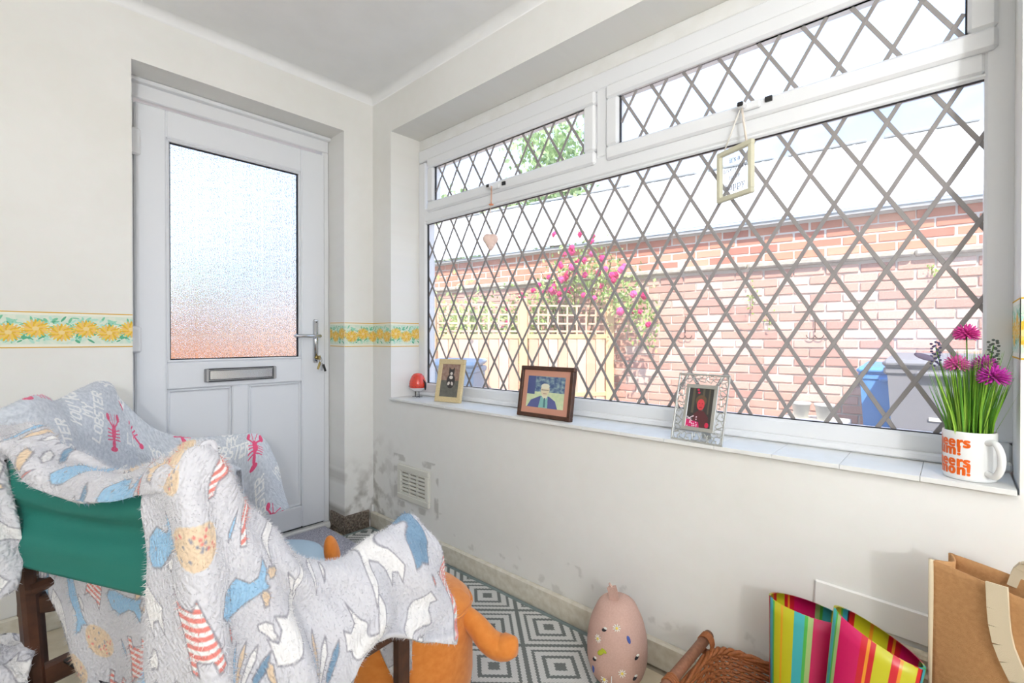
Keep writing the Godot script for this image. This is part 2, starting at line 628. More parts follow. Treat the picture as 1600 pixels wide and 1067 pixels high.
func party_print() -> Image:
	var img := Image.create(100, 140, false, Image.FORMAT_RGB8)
	img.fill(rgb8(60, 58, 56))
	for k in [[16, 26], [56, 64], [80, 86]]:
		for x in range(k[0], k[1]):
			for y in 90:
				img.set_pixel(x, y, rgb8(96, 90, 74))
	d_poly(img, PackedVector2Array([Vector2(22, 140), Vector2(28, 92), Vector2(46, 78), Vector2(66, 80), Vector2(86, 100), Vector2(90, 140)]), rgb8(92, 48, 52))
	d_ell(img, Vector2(52, 44), Vector2(22, 20), 0, rgb8(104, 82, 62))
	d_ell(img, Vector2(52, 58), Vector2(15, 20), 0, rgb8(206, 66, 74))
	for k in [[46, 54], [58, 54]]:
		d_ell(img, Vector2(k[0], k[1]), Vector2(2.4, 1.8), 0, rgb8(110, 34, 40))
	d_line(img, Vector2(47, 68), Vector2(57, 68), 1.2, rgb8(140, 30, 44))
	for k in [[36, 6], [40, 16]]:
		d_ell(img, Vector2(k[0], k[1]), Vector2(5, 4), 0, rgb8(214, 40, 82))
	d_poly(img, PackedVector2Array([Vector2(0, 140), Vector2(0, 112), Vector2(50, 120), Vector2(56, 140)]), rgb8(206, 40, 104))
	var r := RandomNumberGenerator.new()
	r.seed = 9
	for k in 26:
		d_ell(img, Vector2(r.randf_range(4, 44), r.randf_range(100, 138)), Vector2(2.4, 2.4), 0, rgb8(240, 220, 228))
	d_ell(img, Vector2(84, 128), Vector2(8, 9), 0, rgb8(206, 44, 76))
	return img

func sky_cover() -> Image:
	var w := 1024
	var img := Image.create(w, 512, false, Image.FORMAT_RGBA8)
	var n := FastNoiseLite.new()
	n.seed = 17
	n.frequency = 1.5
	n.fractal_octaves = 5
	for y in 512:
		var el := PI * (0.5 - (y + 0.5) / 512.0)
		for x in w:
			var az := TAU * (x + 0.5) / w
			var p := Vector3(cos(az) * cos(el), sin(el) * 1.6, sin(az) * cos(el))
			var v := clampf((n.get_noise_3dv(p) + 0.12) * 3.2, 0.0, 1.0)
			img.set_pixel(x, y, Color(1, 1, 1, v))
	return img

func make_materials() -> void:
	M.upvc = mat(rgb8(236, 237, 238), 0.32)
	M.upvc_panel = mat(rgb8(234, 236, 239), 0.38)
	M.gasket = mat(rgb8(46, 46, 50), 0.7)
	M.white_gloss = mottled(rgb8(232, 231, 226), rgb8(240, 240, 238), 0.45, 1.7, 31)
	M.ceiling = mottled(rgb8(240, 240, 238), rgb8(246, 246, 245), 0.9, 0.7, 32)
	M.plain_wall = mottled(rgb8(234, 232, 225), rgb8(242, 241, 237), 0.9, 0.6, 33)
	M.skirting = mottled(rgb8(206, 198, 178), rgb8(230, 226, 212), 0.6, 2.2, 34, 0.05)
	M.rotten = bump(mottled(rgb8(84, 72, 60), rgb8(164, 152, 138), 0.95, 6.0, 35, 0.04), 128, 0.08, 1.0, 36)
	M.glass = mat(Color(1, 1, 1, 0.04), 0.02)
	M.glass.transparency = BaseMaterial3D.TRANSPARENCY_ALPHA
	M.obscure = mat(Color(1, 1, 1, 0.02), 0.05)
	M.obscure.refraction_enabled = true
	M.obscure.refraction_scale = 0.05
	bump(M.obscure, 256, 0.07, 0.3, 37, 2)
	M.obscure.uv1_triplanar = true
	M.obscure.uv1_scale = Vector3.ONE * 7.0
	M.lead = mat(rgb8(150, 145, 143), 0.5)
	M.chrome = mat(rgb8(206, 208, 212), 0.16, 1.0)
	M.steel = mat(rgb8(178, 178, 180), 0.34, 1.0)
	M.black = mat(rgb8(34, 33, 36), 0.5)
	M.brass = mat(rgb8(170, 150, 96), 0.35, 1.0)
	var wood := mottled(rgb8(58, 34, 22), rgb8(92, 56, 36), 0.5, 3.0, 38, 0.03)
	M.dark_wood = wood
	M.canvas = bump(mat(rgb8(30, 118, 106), 0.7), 256, 0.3, 0.05, 39)
	M.canvas.uv1_triplanar = true
	M.canvas.uv1_scale = Vector3.ONE * 6.0
	M.fleece_print = animal_print()
	M.heather_print = lobster_print()
	M.fibre = mat(Color.WHITE, 0.95)
	M.fibre.vertex_color_use_as_albedo = true
	M.fleece = bump(tex_mat(M.fleece_print, 0.95), 512, 0.2, 0.45, 40, 4)
	M.fleece.uv1_scale = Vector3(1.12, 1.12, 1)
	M.fleece.rim_enabled = true
	M.fleece.rim = 0.6
	M.heather = bump(tex_mat(M.heather_print, 0.95), 512, 0.22, 0.3, 41, 4)
	M.heather.uv1_scale = Vector3(1.05, 1.05, 1)
	M.heather.rim_enabled = true
	M.heather.rim = 0.5
	M.orange = bump(mottled(rgb8(216, 122, 38), rgb8(232, 146, 62), 0.8, 5.0, 42, 0.03), 256, 0.3, 0.04, 43)
	M.orange.rim_enabled = true
	M.orange.rim = 0.5
	M.pale_blue = bump(mat(rgb8(186, 208, 222), 0.85), 256, 0.3, 0.04, 44)
	M.pale_blue.uv1_triplanar = true
	M.pale_blue.uv1_scale = Vector3.ONE * 5.0
	M.tile = mottled(rgb8(214, 200, 172), rgb8(232, 220, 196), 0.5, 2.4, 45)
	M.grout = mat(rgb8(176, 164, 142), 0.9)
	M.pink_linen = bump(mottled(rgb8(196, 160, 146), rgb8(212, 178, 164), 0.95, 9.0, 46, 0.06), 256, 0.4, 0.06, 47)
	M.wicker = mottled(rgb8(126, 68, 34), rgb8(176, 108, 58), 0.6, 12.0, 48, 0.05)
	M.pole = mottled(rgb8(118, 74, 52), rgb8(156, 106, 78), 0.6, 8.0, 49, 0.04)
	M.jute = bump(mottled(rgb8(184, 134, 86), rgb8(206, 158, 108), 0.95, 8.0, 50, 0.05), 256, 0.45, 0.12, 51)
	M.webbing = bump(mat(rgb8(222, 206, 176), 0.95), 256, 0.5, 0.08, 52)
	M.webbing.uv1_triplanar = true
	M.webbing.uv1_scale = Vector3.ONE * 10.0
	M.ceramic = mat(rgb8(240, 240, 238), 0.15)
	M.orange_ink = mat(rgb8(244, 104, 14), 0.3)
	M.string = mat(rgb8(226, 200, 180), 0.9)

# ------------------------------------------------------------------ the setting
const WX := 1.455      # inner face of the window wall
const DZ := -2.404     # inner face of the door wall
const CEIL := 2.383
const SILL := 0.735
const HEAD := 2.158
const WZ0 := -2.225    # window opening along z
const WZ1 := 0.098
const DX0 := 0.383     # door opening along x
const DX1 := 1.283
const YARD := -0.15
const ADDED_LAMP_Y := 1.4

func wall_image(seed_no: int, stain: Callable, w: int, h: int, size: Vector2) -> Image:
	var fine := FastNoiseLite.new()
	fine.seed = seed_no
	fine.frequency = 9.0
	fine.fractal_octaves = 5
	var a := noise_img(512, 0.006, seed_no, 3)
	var b := noise_img(512, 0.05, seed_no + 1, 4)
	var img := Image.create(w, h, false, Image.FORMAT_RGB8)
	var c0 := rgb8(234, 232, 225)
	var c1 := rgb8(242, 241, 237)
	for y in h:
		for x in w:
			var u := float(x) / w
			var v := float(y) / h
			var n := a.get_pixel(int(u * 511), int(v * 511)).r * 0.75 + b.get_pixel(x % 512, y % 512).r * 0.25
			var c := c0.lerp(c1, n)
			var s: float = stain.call(u * size.x, (1.0 - v) * size.y, fine.get_noise_2d(u * size.x, v * size.y) * 0.8 + 0.5)
			img.set_pixel(x, y, c.lerp(rgb8(112, 106, 94), s))
	return img

func wall_mesh(boxes: Array, along_z: bool, lo: float, size: Vector2) -> ArrayMesh:
	var st := new_st()
	for b in boxes:
		box(st, (b[0] + b[1]) * 0.5, (b[1] - b[0]).abs())
	st.generate_normals()
	var arr := st.commit_to_arrays()
	var uv := PackedVector2Array()
	for p in arr[Mesh.ARRAY_VERTEX]:
		uv.append(Vector2(((p.z if along_z else p.x) - lo) / size.x, 1.0 - p.y / size.y))
	arr[Mesh.ARRAY_TEX_UV] = uv
	var m := ArrayMesh.new()
	m.add_surface_from_arrays(Mesh.PRIMITIVE_TRIANGLES, arr)
	return m

func build_shell() -> void:
	var fl := Node3D.new()
	fl.name = numbered("floor")
	add_child(fl)
	structure(fl, "cream tiled floor of the porch")
	pbox("screed", Vector3(0.23, -0.055, -0.55), Vector3(2.75, 0.1, 4.4), M.grout, fl)
	var ts := new_st()
	box(ts, Vector3.ZERO, Vector3(0.216, 0.02, 0.216), 0.002)
	var tm := mesh_of(ts)
	for i in 12:
		for j in 20:
			var p := Vector3(-1.0 + 0.11 + i * 0.22, -0.0095, -2.72 + 0.11 + j * 0.22)
			if p.x > WX - 0.05 and p.z > DZ or p.z < -2.45 and (p.x < DX0 or p.x > DX1):
				continue
			copy_mesh("tile", tm, M.tile, fl, Transform3D(Basis(), p))
	# door wall, with the opening for the door
	var zb := -2.72
	var stain_b := func(x: float, y: float, n: float) -> float:
		x -= 1.0
		if x < 1.26:
			return 0.0
		return clampf((0.42 - y) * 1.5 * (n - 0.42) * 2.6, 0.0, 0.5) if y < 0.42 else 0.0
	var wb := MeshInstance3D.new()
	wb.mesh = wall_mesh([
		[Vector3(-1.0, 0, zb), Vector3(DX0, CEIL, DZ)], [Vector3(DX1, 0, zb), Vector3(1.75, CEIL, DZ)],
		[Vector3(DX0, HEAD, zb), Vector3(DX1, CEIL, DZ)]], false, -1.0, Vector2(2.75, 2.4))
	wb.material_override = tex_mat(wall_image(61, stain_b, 700, 600, Vector2(2.75, 2.4)), 0.9)
	bump(wb.material_override, 256, 0.02, 0.15, 62)
	wb.name = numbered("wall_back")
	add_child(wb)
	structure(wb, "cream painted wall around the glazed door")
	# window wall
	var stain_w := func(z: float, y: float, n: float) -> float:
		z -= 2.72
		var s := 0.0
		if z < -2.1 and y < 0.55:      # mould in the damp corner
			s = clampf((0.55 - y) * 1.6, 0, 1) * clampf((-2.1 - z) * 3.6, 0, 1) * clampf((n - 0.4) * 2.6, 0, 0.9)
		if y < 0.22:                   # scuffs above the skirting
			s = maxf(s, clampf((n - 0.8) * 1.4, 0, 0.15))
		if absf(z + 2.015) < 0.19 and absf(y - 0.31) < 0.135 and (absf(z + 2.015) > 0.155 or absf(y - 0.31) > 0.105):
			s = maxf(s, clampf((n - 0.5) * 1.6, 0, 0.3))
		return s * 0.9
	var ww := MeshInstance3D.new()
	ww.mesh = wall_mesh([
		[Vector3(WX, 0, -2.404), Vector3(1.75, SILL - 0.012, 1.7)], [Vector3(WX, HEAD, -2.404), Vector3(1.75, CEIL, 1.7)],
		[Vector3(WX, SILL - 0.012, -2.404), Vector3(1.75, HEAD, WZ0)], [Vector3(WX, SILL - 0.012, WZ1), Vector3(1.75, HEAD, 1.7)]], true, -2.72, Vector2(4.42, 2.4))
	ww.material_override = tex_mat(wall_image(71, stain_w, 1100, 600, Vector2(4.42, 2.4)), 0.9)
	bump(ww.material_override, 256, 0.02, 0.15, 72)
	ww.name = numbered("wall_right")
	add_child(ww)
	structure(ww, "cream painted wall under and around the leaded window")
	# walls out of view; behind the camera, a window added to brighten the room
	structure(pbox("wall_left", Vector3(-1.1, 1.19, -0.51), Vector3(0.2, 2.383, 4.42), M.plain_wall, self), "plain cream wall behind the draped chairs")
	var fr := new_st()
	box(fr, Vector3(0.275, 0.35, 1.8), Vector3(2.95, 0.7, 0.2))
	box(fr, Vector3(0.275, 2.29, 1.8), Vector3(2.95, 0.186, 0.2))
	box(fr, Vector3(-1.05, 1.45, 1.8), Vector3(0.3, 1.5, 0.2))
	box(fr, Vector3(1.5, 1.45, 1.8), Vector3(0.5, 1.5, 0.2))
	structure(obj("wall_front", fr, M.plain_wall), "cream wall with an added second window facing the door")
	var w2 := Node3D.new()
	w2.name = numbered("window_2")
	add_child(w2)
	structure(w2, "added unseen white window facing the door to brighten the room")
	for x in [-0.87, 0.175, 1.22]:
		pbox("stile", Vector3(x, 1.45, 1.8), Vector3(0.06, 1.5, 0.07), M.upvc, w2, 0.004)
	for y in [0.73, 2.17]:
		pbox("rail", Vector3(0.175, y, 1.8), Vector3(2.1, 0.06, 0.069), M.upvc, w2, 0.004)
	for x in [-0.3475, 0.6975]:
		pbox("pane", Vector3(x, 1.45, 1.8), Vector3(0.985, 1.38, 0.012), M.glass, w2)
	structure(pbox("ceiling", Vector3(0.275, CEIL + 0.06, -0.41), Vector3(2.95, 0.12, 4.62), M.ceiling, self), "white plaster ceiling")
	# soft plaster cove where walls meet the ceiling
	var cv := new_st()
	for leg in [[Vector3(-1.0, CEIL, DZ), Vector3(WX, CEIL, DZ), Vector3(0, 0, 1)], [Vector3(WX, CEIL, DZ), Vector3(WX, CEIL, 1.7), Vector3(-1, 0, 0)]]:
		var rows := []
		for k in 7:
			var an := PI / 2 * k / 6.0
			var off: Vector3 = leg[2] * (0.035 * (1.0 - sin(an))) + Vector3.DOWN * (0.035 * (1.0 - cos(an)))
			rows.append([leg[0] + off, leg[1] + off])
		cv.set_smooth_group(0)
		for k in 6:
			oq(cv, rows[k][0], rows[k][1], rows[k + 1][1], rows[k + 1][0], leg[0] - Vector3(0, -0.2, 0) - leg[2] * 0.2)
	structure(obj("trim_2", cv, M.ceiling), "plaster cove between wall and ceiling")
	# skirting
	var sk := new_st()
	box(sk, Vector3(WX - 0.011, 0.044, -0.352), Vector3(0.022, 0.088, 4.1), 0.006)
	structure(obj("baseboard_right", sk, M.skirting), "worn cream skirting board under the window")
	var sb := new_st()
	box(sb, Vector3((DX1 + WX) * 0.5 - 0.015, 0.05, DZ + 0.006), Vector3(WX - DX1 - 0.03, 0.1, 0.012), 0.004)
	box(sb, Vector3(DX1 - 0.005, 0.05, DZ - 0.07), Vector3(0.012, 0.1, 0.15), 0.003)
	structure(obj("baseboard_back", sb, M.rotten), "rotten bare strip at the foot of the narrow pier by the door")
	structure(pbox("baseboard_left", Vector3(-0.32, 0.044, DZ + 0.011), Vector3(1.36, 0.088, 0.022), M.skirting, self, 0.006), "cream skirting board left of the door")
	# pipe running into the corner
	ptube("trim_3", [Vector3(1.444, 0.0, -2.39), Vector3(1.444, 0.125, -2.39)], 0.007, M.white_gloss, self)
	structure(get_node("trim_3"), "thin painted pipe in the corner of the room")
	# tiled window board
	var sl := Node3D.new()
	sl.name = numbered("trim_1")
	add_child(sl)
	structure(sl, "white tiled window sill")
	pbox("sill_bed", Vector3(1.60, SILL - 0.022, (WZ0 + WZ1) * 0.5), Vector3(0.29, 0.02, WZ1 - WZ0 - 0.002), M.white_gloss, sl)
	var q := new_st()
	box(q, Vector3.ZERO, Vector3(0.2, 0.012, 0.1536), 0.001)
	var qm := mesh_of(q)
	for k in 15:
		copy_mesh("tile", qm, M.white_gloss, sl, Transform3D(Basis(), Vector3(1.54, SILL - 0.006, WZ0 + 0.0785 + k * 0.1545)))
	# sunflower border
	var bimg := border_print()
	var bm := tex_mat(bimg, 0.85)
	var bd := thing("wallpaper_border", "strip of yellow sunflower wallpaper border on green leaves around the walls", "wallpaper border")
	var runs := [[Vector3(-0.6, 1.017, DZ + 0.0015), Vector3(DX0, 1.017, DZ + 0.0015), 0.129], [Vector3(DX1 - 0.0015, 1.008, -2.56), Vector3(DX1 - 0.0015, 1.006, DZ), 0.13],
		[Vector3(DX1, 1.006, DZ + 0.0015), Vector3(WX, 1.006, DZ + 0.0015), 0.13], [Vector3(WX - 0.0015, 1.006, DZ), Vector3(WX - 0.0015, 1.006, WZ0), 0.13],
		[Vector3(WX, 1.006, WZ0 + 0.0015), Vector3(1.635, 1.006, WZ0 + 0.0015), 0.13], [Vector3(1.635, 1.006, WZ1 - 0.0015), Vector3(WX, 1.006, WZ1 - 0.0015), 0.13],
		[Vector3(WX - 0.0015, 1.006, WZ1), Vector3(WX - 0.0015, 1.006, 0.8), 0.13]]
	var run := 0.0
	for r in runs:
		var st := new_st()
		st.set_smooth_group(-1)
		var a: Vector3 = r[0]
		var b: Vector3 = r[1]
		var h := Vector3(0, r[2], 0)
		var len := a.distance_to(b)
		var u0 := run / 0.27
		var u1 := (run + len) / 0.27
		run += len
		for e in [[a, u0, 1.0], [b + h, u1, 0.0], [b, u1, 1.0], [a, u0, 1.0], [a + h, u0, 0.0], [b + h, u1, 0.0]]:
			st.set_uv(Vector2(e[1], e[2]))
			st.add_vertex(e[0])
		obj("border_strip", st, bm, bd)

func rect_frame(called: String, x: float, t: float, z0: float, z1: float, y0: float, y1: float, w: float, m: Material, parent: Node, bev := 0.005) -> void:
	# four members of a frame lying in a plane across x; face at x, thickness t going outwards
	for y in [y0 + w * 0.5, y1 - w * 0.5]:
		pbox(called + "_rail", Vector3(x + t * 0.5, y, (z0 + z1) * 0.5), Vector3(t, w, z1 - z0), m, parent, bev)
	for z in [z0 + w * 0.5, z1 - w * 0.5]:
		pbox(called + "_stile", Vector3(x + t * 0.5, (y0 + y1) * 0.5, z), Vector3(t, y1 - y0 - w * 2 + 0.002, w), m, parent, bev)

func lead_lattice(pane: Node, x: float, z0: float, z1: float, y0: float, y1: float, nz: float, ny: float, hz: float, hy: float) -> void:
	# diagonal lead strips clipped to the glass; (nz, ny) is a crossing, hz and hy the half-widths of a diamond
	var slope := hy / hz
	for sg in [-1.0, 1.0]:
		var k0 := -80
		while k0 < 80:
			# y - ny = sg * slope * (z - nz) + 2 * hy * k0
			var c: float = ny - sg * slope * nz + 2.0 * hy * k0
			k0 += 1
			var za := z0
			var zb := z1
			var zy0: float = (y0 - c) / (sg * slope)
			var zy1: float = (y1 - c) / (sg * slope)
			za = maxf(za, minf(zy0, zy1))
			zb = minf(zb, maxf(zy0, zy1))
			if zb - za < 0.012:
				continue
			var a := Vector3(x - sg * 0.0007, c + sg * slope * za, za)
			var b := Vector3(x - sg * 0.0007, c + sg * slope * zb, zb)
			pbar("lead_strip", a, b, 0.0115, 0.003, M.lead, pane, 0.001, Vector3.RIGHT)

func build_window() -> void:
	var w := Node3D.new()
	w.name = numbered("window_1")
	add_child(w)
	structure(w, "white plastic window with diamond leaded glass and two top lights")
	var fx := 1.636
	# head packer and outer frame
	pbox("head_packer", Vector3(1.67, 2.128, (WZ0 + WZ1) * 0.5), Vector3(0.06, 0.06, WZ1 - WZ0), M.white_gloss, w, 0.004)
	pbox("head_rail", Vector3(fx + 0.035, 2.065, (WZ0 + WZ1) * 0.5), Vector3(0.07, 0.066, WZ1 - WZ0), M.upvc, w, 0.005)
	pbox("transom", Vector3(fx + 0.035, 1.7315, (WZ0 + WZ1) * 0.5), Vector3(0.07, 0.075, WZ1 - WZ0 - 0.1), M.upvc, w, 0.006)
	pbox("bottom_rail", Vector3(fx + 0.035, 0.769, (WZ0 + WZ1) * 0.5), Vector3(0.07, 0.066, WZ1 - WZ0), M.upvc, w, 0.006)
	pbox("sub_sill", Vector3(fx - 0.006, 0.747, (WZ0 + WZ1) * 0.5), Vector3(0.03, 0.022, WZ1 - WZ0), M.upvc, w, 0.005)
	for z in [WZ0 + 0.029, WZ1 - 0.021]:
		pbox("stile", Vector3(fx + 0.035, 1.415, z), Vector3(0.07, 1.226, 0.06), M.upvc, w, 0.006)
	pbox("mullion", Vector3(fx + 0.035, 1.9, -1.031), Vector3(0.07, 0.27, 0.05), M.upvc, w, 0.006)
	# fixed light
	rect_frame("bead", fx + 0.004, 0.03, WZ0 + 0.05, WZ1 - 0.03, 0.79, 1.697, 0.014, M.upvc, w, 0.005)
	rect_frame("gasket", fx + 0.012, 0.012, WZ0 + 0.06, WZ1 - 0.04, 0.8, 1.688, 0.006, M.gasket, w, 0.0)
	var p := pbox("pane", Vector3(1.667, 1.244, (-2.166 + 0.058) * 0.5), Vector3(0.012, 0.886, 2.222), M.glass, w)
	lead_lattice(p, 1.6585, -2.162, 0.055, 0.804, 1.684, -0.021, 1.638, 0.06025, 0.1003)
	# top-hung lights
	for s in [[-2.136, -1.056, "open_light"], [-1.006, 0.07, "open_light"]]:
		rect_frame("sash", fx - 0.014, 0.06, s[0], s[1], 1.742, 2.034, 0.054, M.upvc, w, 0.008)
		rect_frame("sash_gasket", fx + 0.002, 0.01, s[0] + 0.052, s[1] - 0.052, 1.79, 1.986, 0.006, M.gasket, w, 0.0)
		var pp := pbox("pane", Vector3(1.652, 1.888, (s[0] + s[1]) * 0.5), Vector3(0.012, 0.2, s[1] - s[0] - 0.1), M.glass, w)
		lead_lattice(pp, 1.6435, s[0] + 0.06, s[1] - 0.06, 1.797, 1.979, -0.25 if s[0] > -1.5 else -1.36, 1.8265, 0.0605, 0.1003)
	# handles
	for h in [[-0.478, 1.778], [-1.600, 1.765]]:
		var st := new_st()
		box(st, Vector3(fx - 0.02, h[1], h[0]), Vector3(0.014, 0.024, 0.06), 0.004)
		box(st, Vector3(fx - 0.034, h[1] + 0.002, h[0] - 0.02), Vector3(0.03, 0.018, 0.026), 0.006)
		var hd := obj("handle", st, M.upvc, w)
		hd.set_meta("label", "small white window handle")
		pbox("lock_button", Vector3(fx - 0.051, h[1] + 0.002, h[0] - 0.02), Vector3(0.006, 0.014, 0.018), M.black, hd, 0.003)
		pbox("latch_hole", Vector3(fx - 0.017, h[1] + 0.006, h[0] + 0.052), Vector3(0.008, 0.016, 0.02), M.black, w, 0.001)

func build_door() -> void:
	var d := Node3D.new()
	d.name = numbered("door_1")
	add_child(d)
	structure(d, "white plastic door with obscured glass over two panels")
	var fz := -2.572
	pbox("head_frame", Vector3(0.833, 2.117, fz - 0.035), Vector3(0.898, 0.08, 0.07), M.upvc, d, 0.005)
	pbox("head_board", Vector3(0.833, 2.148, fz - 0.02), Vector3(0.898, 0.018, 0.1), M.upvc, d, 0.004)
	for x in [DX0 + 0.018, DX1 - 0.018]:
		pbox("side_frame", Vector3(x, 1.05, fz - 0.035), Vector3(0.034, 2.06, 0.07), M.upvc, d, 0.005)
	pbox("threshold", Vector3(0.833, 0.018, fz - 0.02), Vector3(0.898, 0.036, 0.1), M.white_gloss, d, 0.006)
	pbox("weather_strip", Vector3(0.833, 0.04, fz - 0.03), Vector3(0.84, 0.01, 0.05), M.gasket, d)
	# leaf: stiles, rails, muntin
	var lz := -2.588
	var x0 := 0.416
	var x1 := 1.252
	var leaf := Node3D.new()
	leaf.name = "leaf"
	d.add_child(leaf)
	for s in [[x0, 0.529], [1.124, x1]]:
		pbox("stile", Vector3((s[0] + s[1]) * 0.5, 1.051, lz), Vector3(s[1] - s[0], 2.014, 0.056), M.upvc_panel, leaf, 0.006)
	for r in [[0.046, 0.16], [0.822, 0.942], [1.936, 2.058]]:
		pbox("rail", Vector3(0.8265, (r[0] + r[1]) * 0.5, lz), Vector3(0.597, r[1] - r[0], 0.056), M.upvc_panel, leaf, 0.006)
	pbox("muntin", Vector3(0.8255, 0.491, lz), Vector3(0.075, 0.664, 0.056), M.upvc_panel, leaf, 0.006)
	for s in [[0.529, 0.788], [0.863, 1.124]]:
		var cx: float = (s[0] + s[1]) * 0.5
		var pw: float = s[1] - s[0]
		pbox("panel", Vector3(cx, 0.491, lz - 0.004), Vector3(pw, 0.664, 0.028), M.upvc_panel, leaf)
		for y in [0.166, 0.816]:
			pbox("panel_bead", Vector3(cx, y, lz + 0.014), Vector3(pw, 0.014, 0.014), M.upvc_panel, leaf, 0.006)
		for x in [s[0] + 0.006, s[1] - 0.006]:
			pbox("panel_bead", Vector3(x, 0.491, lz + 0.014), Vector3(0.014, 0.65, 0.014), M.upvc_panel, leaf, 0.006)
	for y in [0.948, 1.930]:
		pbox("glass_bead", Vector3(0.8265, y, lz + 0.016), Vector3(0.597, 0.013, 0.02), M.upvc_panel, leaf, 0.006)
		pbox("glass_gasket", Vector3(0.8265, y + (0.008 if y < 1.5 else -0.008), lz + 0.006), Vector3(0.59, 0.007, 0.01), M.gasket, leaf)
	for x in [0.535, 1.118]:
		pbox("glass_bead", Vector3(x, 1.439, lz + 0.016), Vector3(0.013, 0.98, 0.02), M.upvc_panel, leaf, 0.006)
		pbox("glass_gasket", Vector3(x + (0.008 if x < 0.8 else -0.008), 1.439, lz + 0.006), Vector3(0.007, 0.97, 0.01), M.gasket, leaf)
	var pn := pbox("pane", Vector3(0.8265, 1.439, lz - 0.002), Vector3(0.58, 0.98, 0.006), M.obscure, d)
	pn.set_meta("label", "pebbled obscured glass")
	# letterbox
	var lb := pbox("letterbox", Vector3(0.83, 0.879, lz + 0.031), Vector3(0.32, 0.062, 0.008), M.steel, d, 0.003)
	lb.set_meta("label", "polished chrome letterbox")
	pbox("flap", Vector3(0.83, 0.879, lz + 0.038), Vector3(0.284, 0.046, 0.01), M.chrome, lb, 0.004)
	for x in [0.68, 0.98]:
		pbox("end_plate", Vector3(x, 0.879, lz + 0.04), Vector3(0.014, 0.062, 0.014), M.steel, lb, 0.003)
	for y in [0.908, 0.85]:
		pbox("spring_bar", Vector3(0.83, y, lz + 0.038), Vector3(0.3, 0.005, 0.006), M.gasket, lb)
	# handle
	var st := new_st()
	tube(st, [Vector3(1.197, 0.928, lz + 0.03), Vector3(1.197, 1.144, lz + 0.03)], 0.0145, 12)
	box(st, Vector3(1.197, 1.036, lz + 0.034), Vector3(0.026, 0.236, 0.012), 0.004)
	var hp := obj("handle_plate", st, M.chrome, d)
	hp.set_meta("label", "chrome lever handle plate")
	ptube("lever", [Vector3(1.197, 1.064, lz + 0.036), Vector3(1.197, 1.064, lz + 0.082), Vector3(1.185, 1.064, lz + 0.09), Vector3(1.12, 1.064, lz + 0.09), Vector3(1.068, 1.064, lz + 0.088), Vector3(1.06, 1.064, lz + 0.082)], [0.01, 0.01, 0.0095, 0.009, 0.008, 0.005], M.chrome, hp, 12)
	ptube("lock_barrel", [Vector3(1.197, 0.948, lz + 0.036), Vector3(1.197, 0.948, lz + 0.056)], 0.011, M.brass, hp, 12)
	for y in [1.14, 0.93]:
		ptube("screw", [Vector3(1.197, y, lz + 0.038), Vector3(1.197, y, lz + 0.045)], 0.003, M.gasket, hp, 8)
	# hinges
	for y in [1.885, 1.047, 0.25]:
		pbox("hinge", Vector3(0.412, y, lz + 0.035), Vector3(0.05, 0.115, 0.018), M.upvc, d, 0.008)
	# keys hanging in the lock
	var k := thing("key_bunch", "small bunch of keys hanging in the lock of the white door", "keys", "", Vector3(1.197, 0.948, lz + 0.056))
	pbox("key", Vector3(0, 0, 0.016), Vector3(0.004, 0.022, 0.03), M.brass, k, 0.001)
	var ring := []
	for i in 17:
		ring.append(Vector3(0.002, -0.012 + sin(TAU * i / 16.0) * 0.014, 0.03 + cos(TAU * i / 16.0) * 0.014))
	ptube("ring", ring, 0.0016, M.steel, k, 6)
	for i in 3:
		pbox("key", Vector3(0.012 * (i - 1) + 0.004, -0.042 - 0.006 * i, 0.032 + 0.006 * i), Vector3(0.012, 0.04, 0.003), [M.brass, M.steel, M.black][i], k, 0.001, Basis(Vector3.BACK, 0.3 * (i - 1)))

func build_vent() -> void:
	var v := thing("wall_vent", "cream plastic louvred air vent low on the wall under the robin", "air vent", "", Vector3(WX, 0.31, -2.015))
	var m := mat(rgb8(224, 222, 210), 0.5)
	for y in [-0.075, 0.075]:
		pbox("border", Vector3(-0.008, y, 0), Vector3(0.016, 0.03, 0.265), m, v, 0.004)
	for z in [-0.116, 0.116]:
		pbox("border", Vector3(-0.008, 0, z), Vector3(0.016, 0.122, 0.032), m, v, 0.004)
	pbox("back", Vector3(-0.0015, 0, 0), Vector3(0.003, 0.13, 0.21), mat(rgb8(150, 144, 126), 0.9), v)
	for z in [-0.034, 0.034]:
		pbox("divider", Vector3(-0.007, 0, z), Vector3(0.012, 0.124, 0.008), m, v, 0.001)
	for i in 7:
		pbox("louvre", Vector3(-0.008, -0.057 + i * 0.019, 0), Vector3(0.012, 0.009, 0.204), m, v, 0.001, Basis(Vector3.BACK, 0.5))

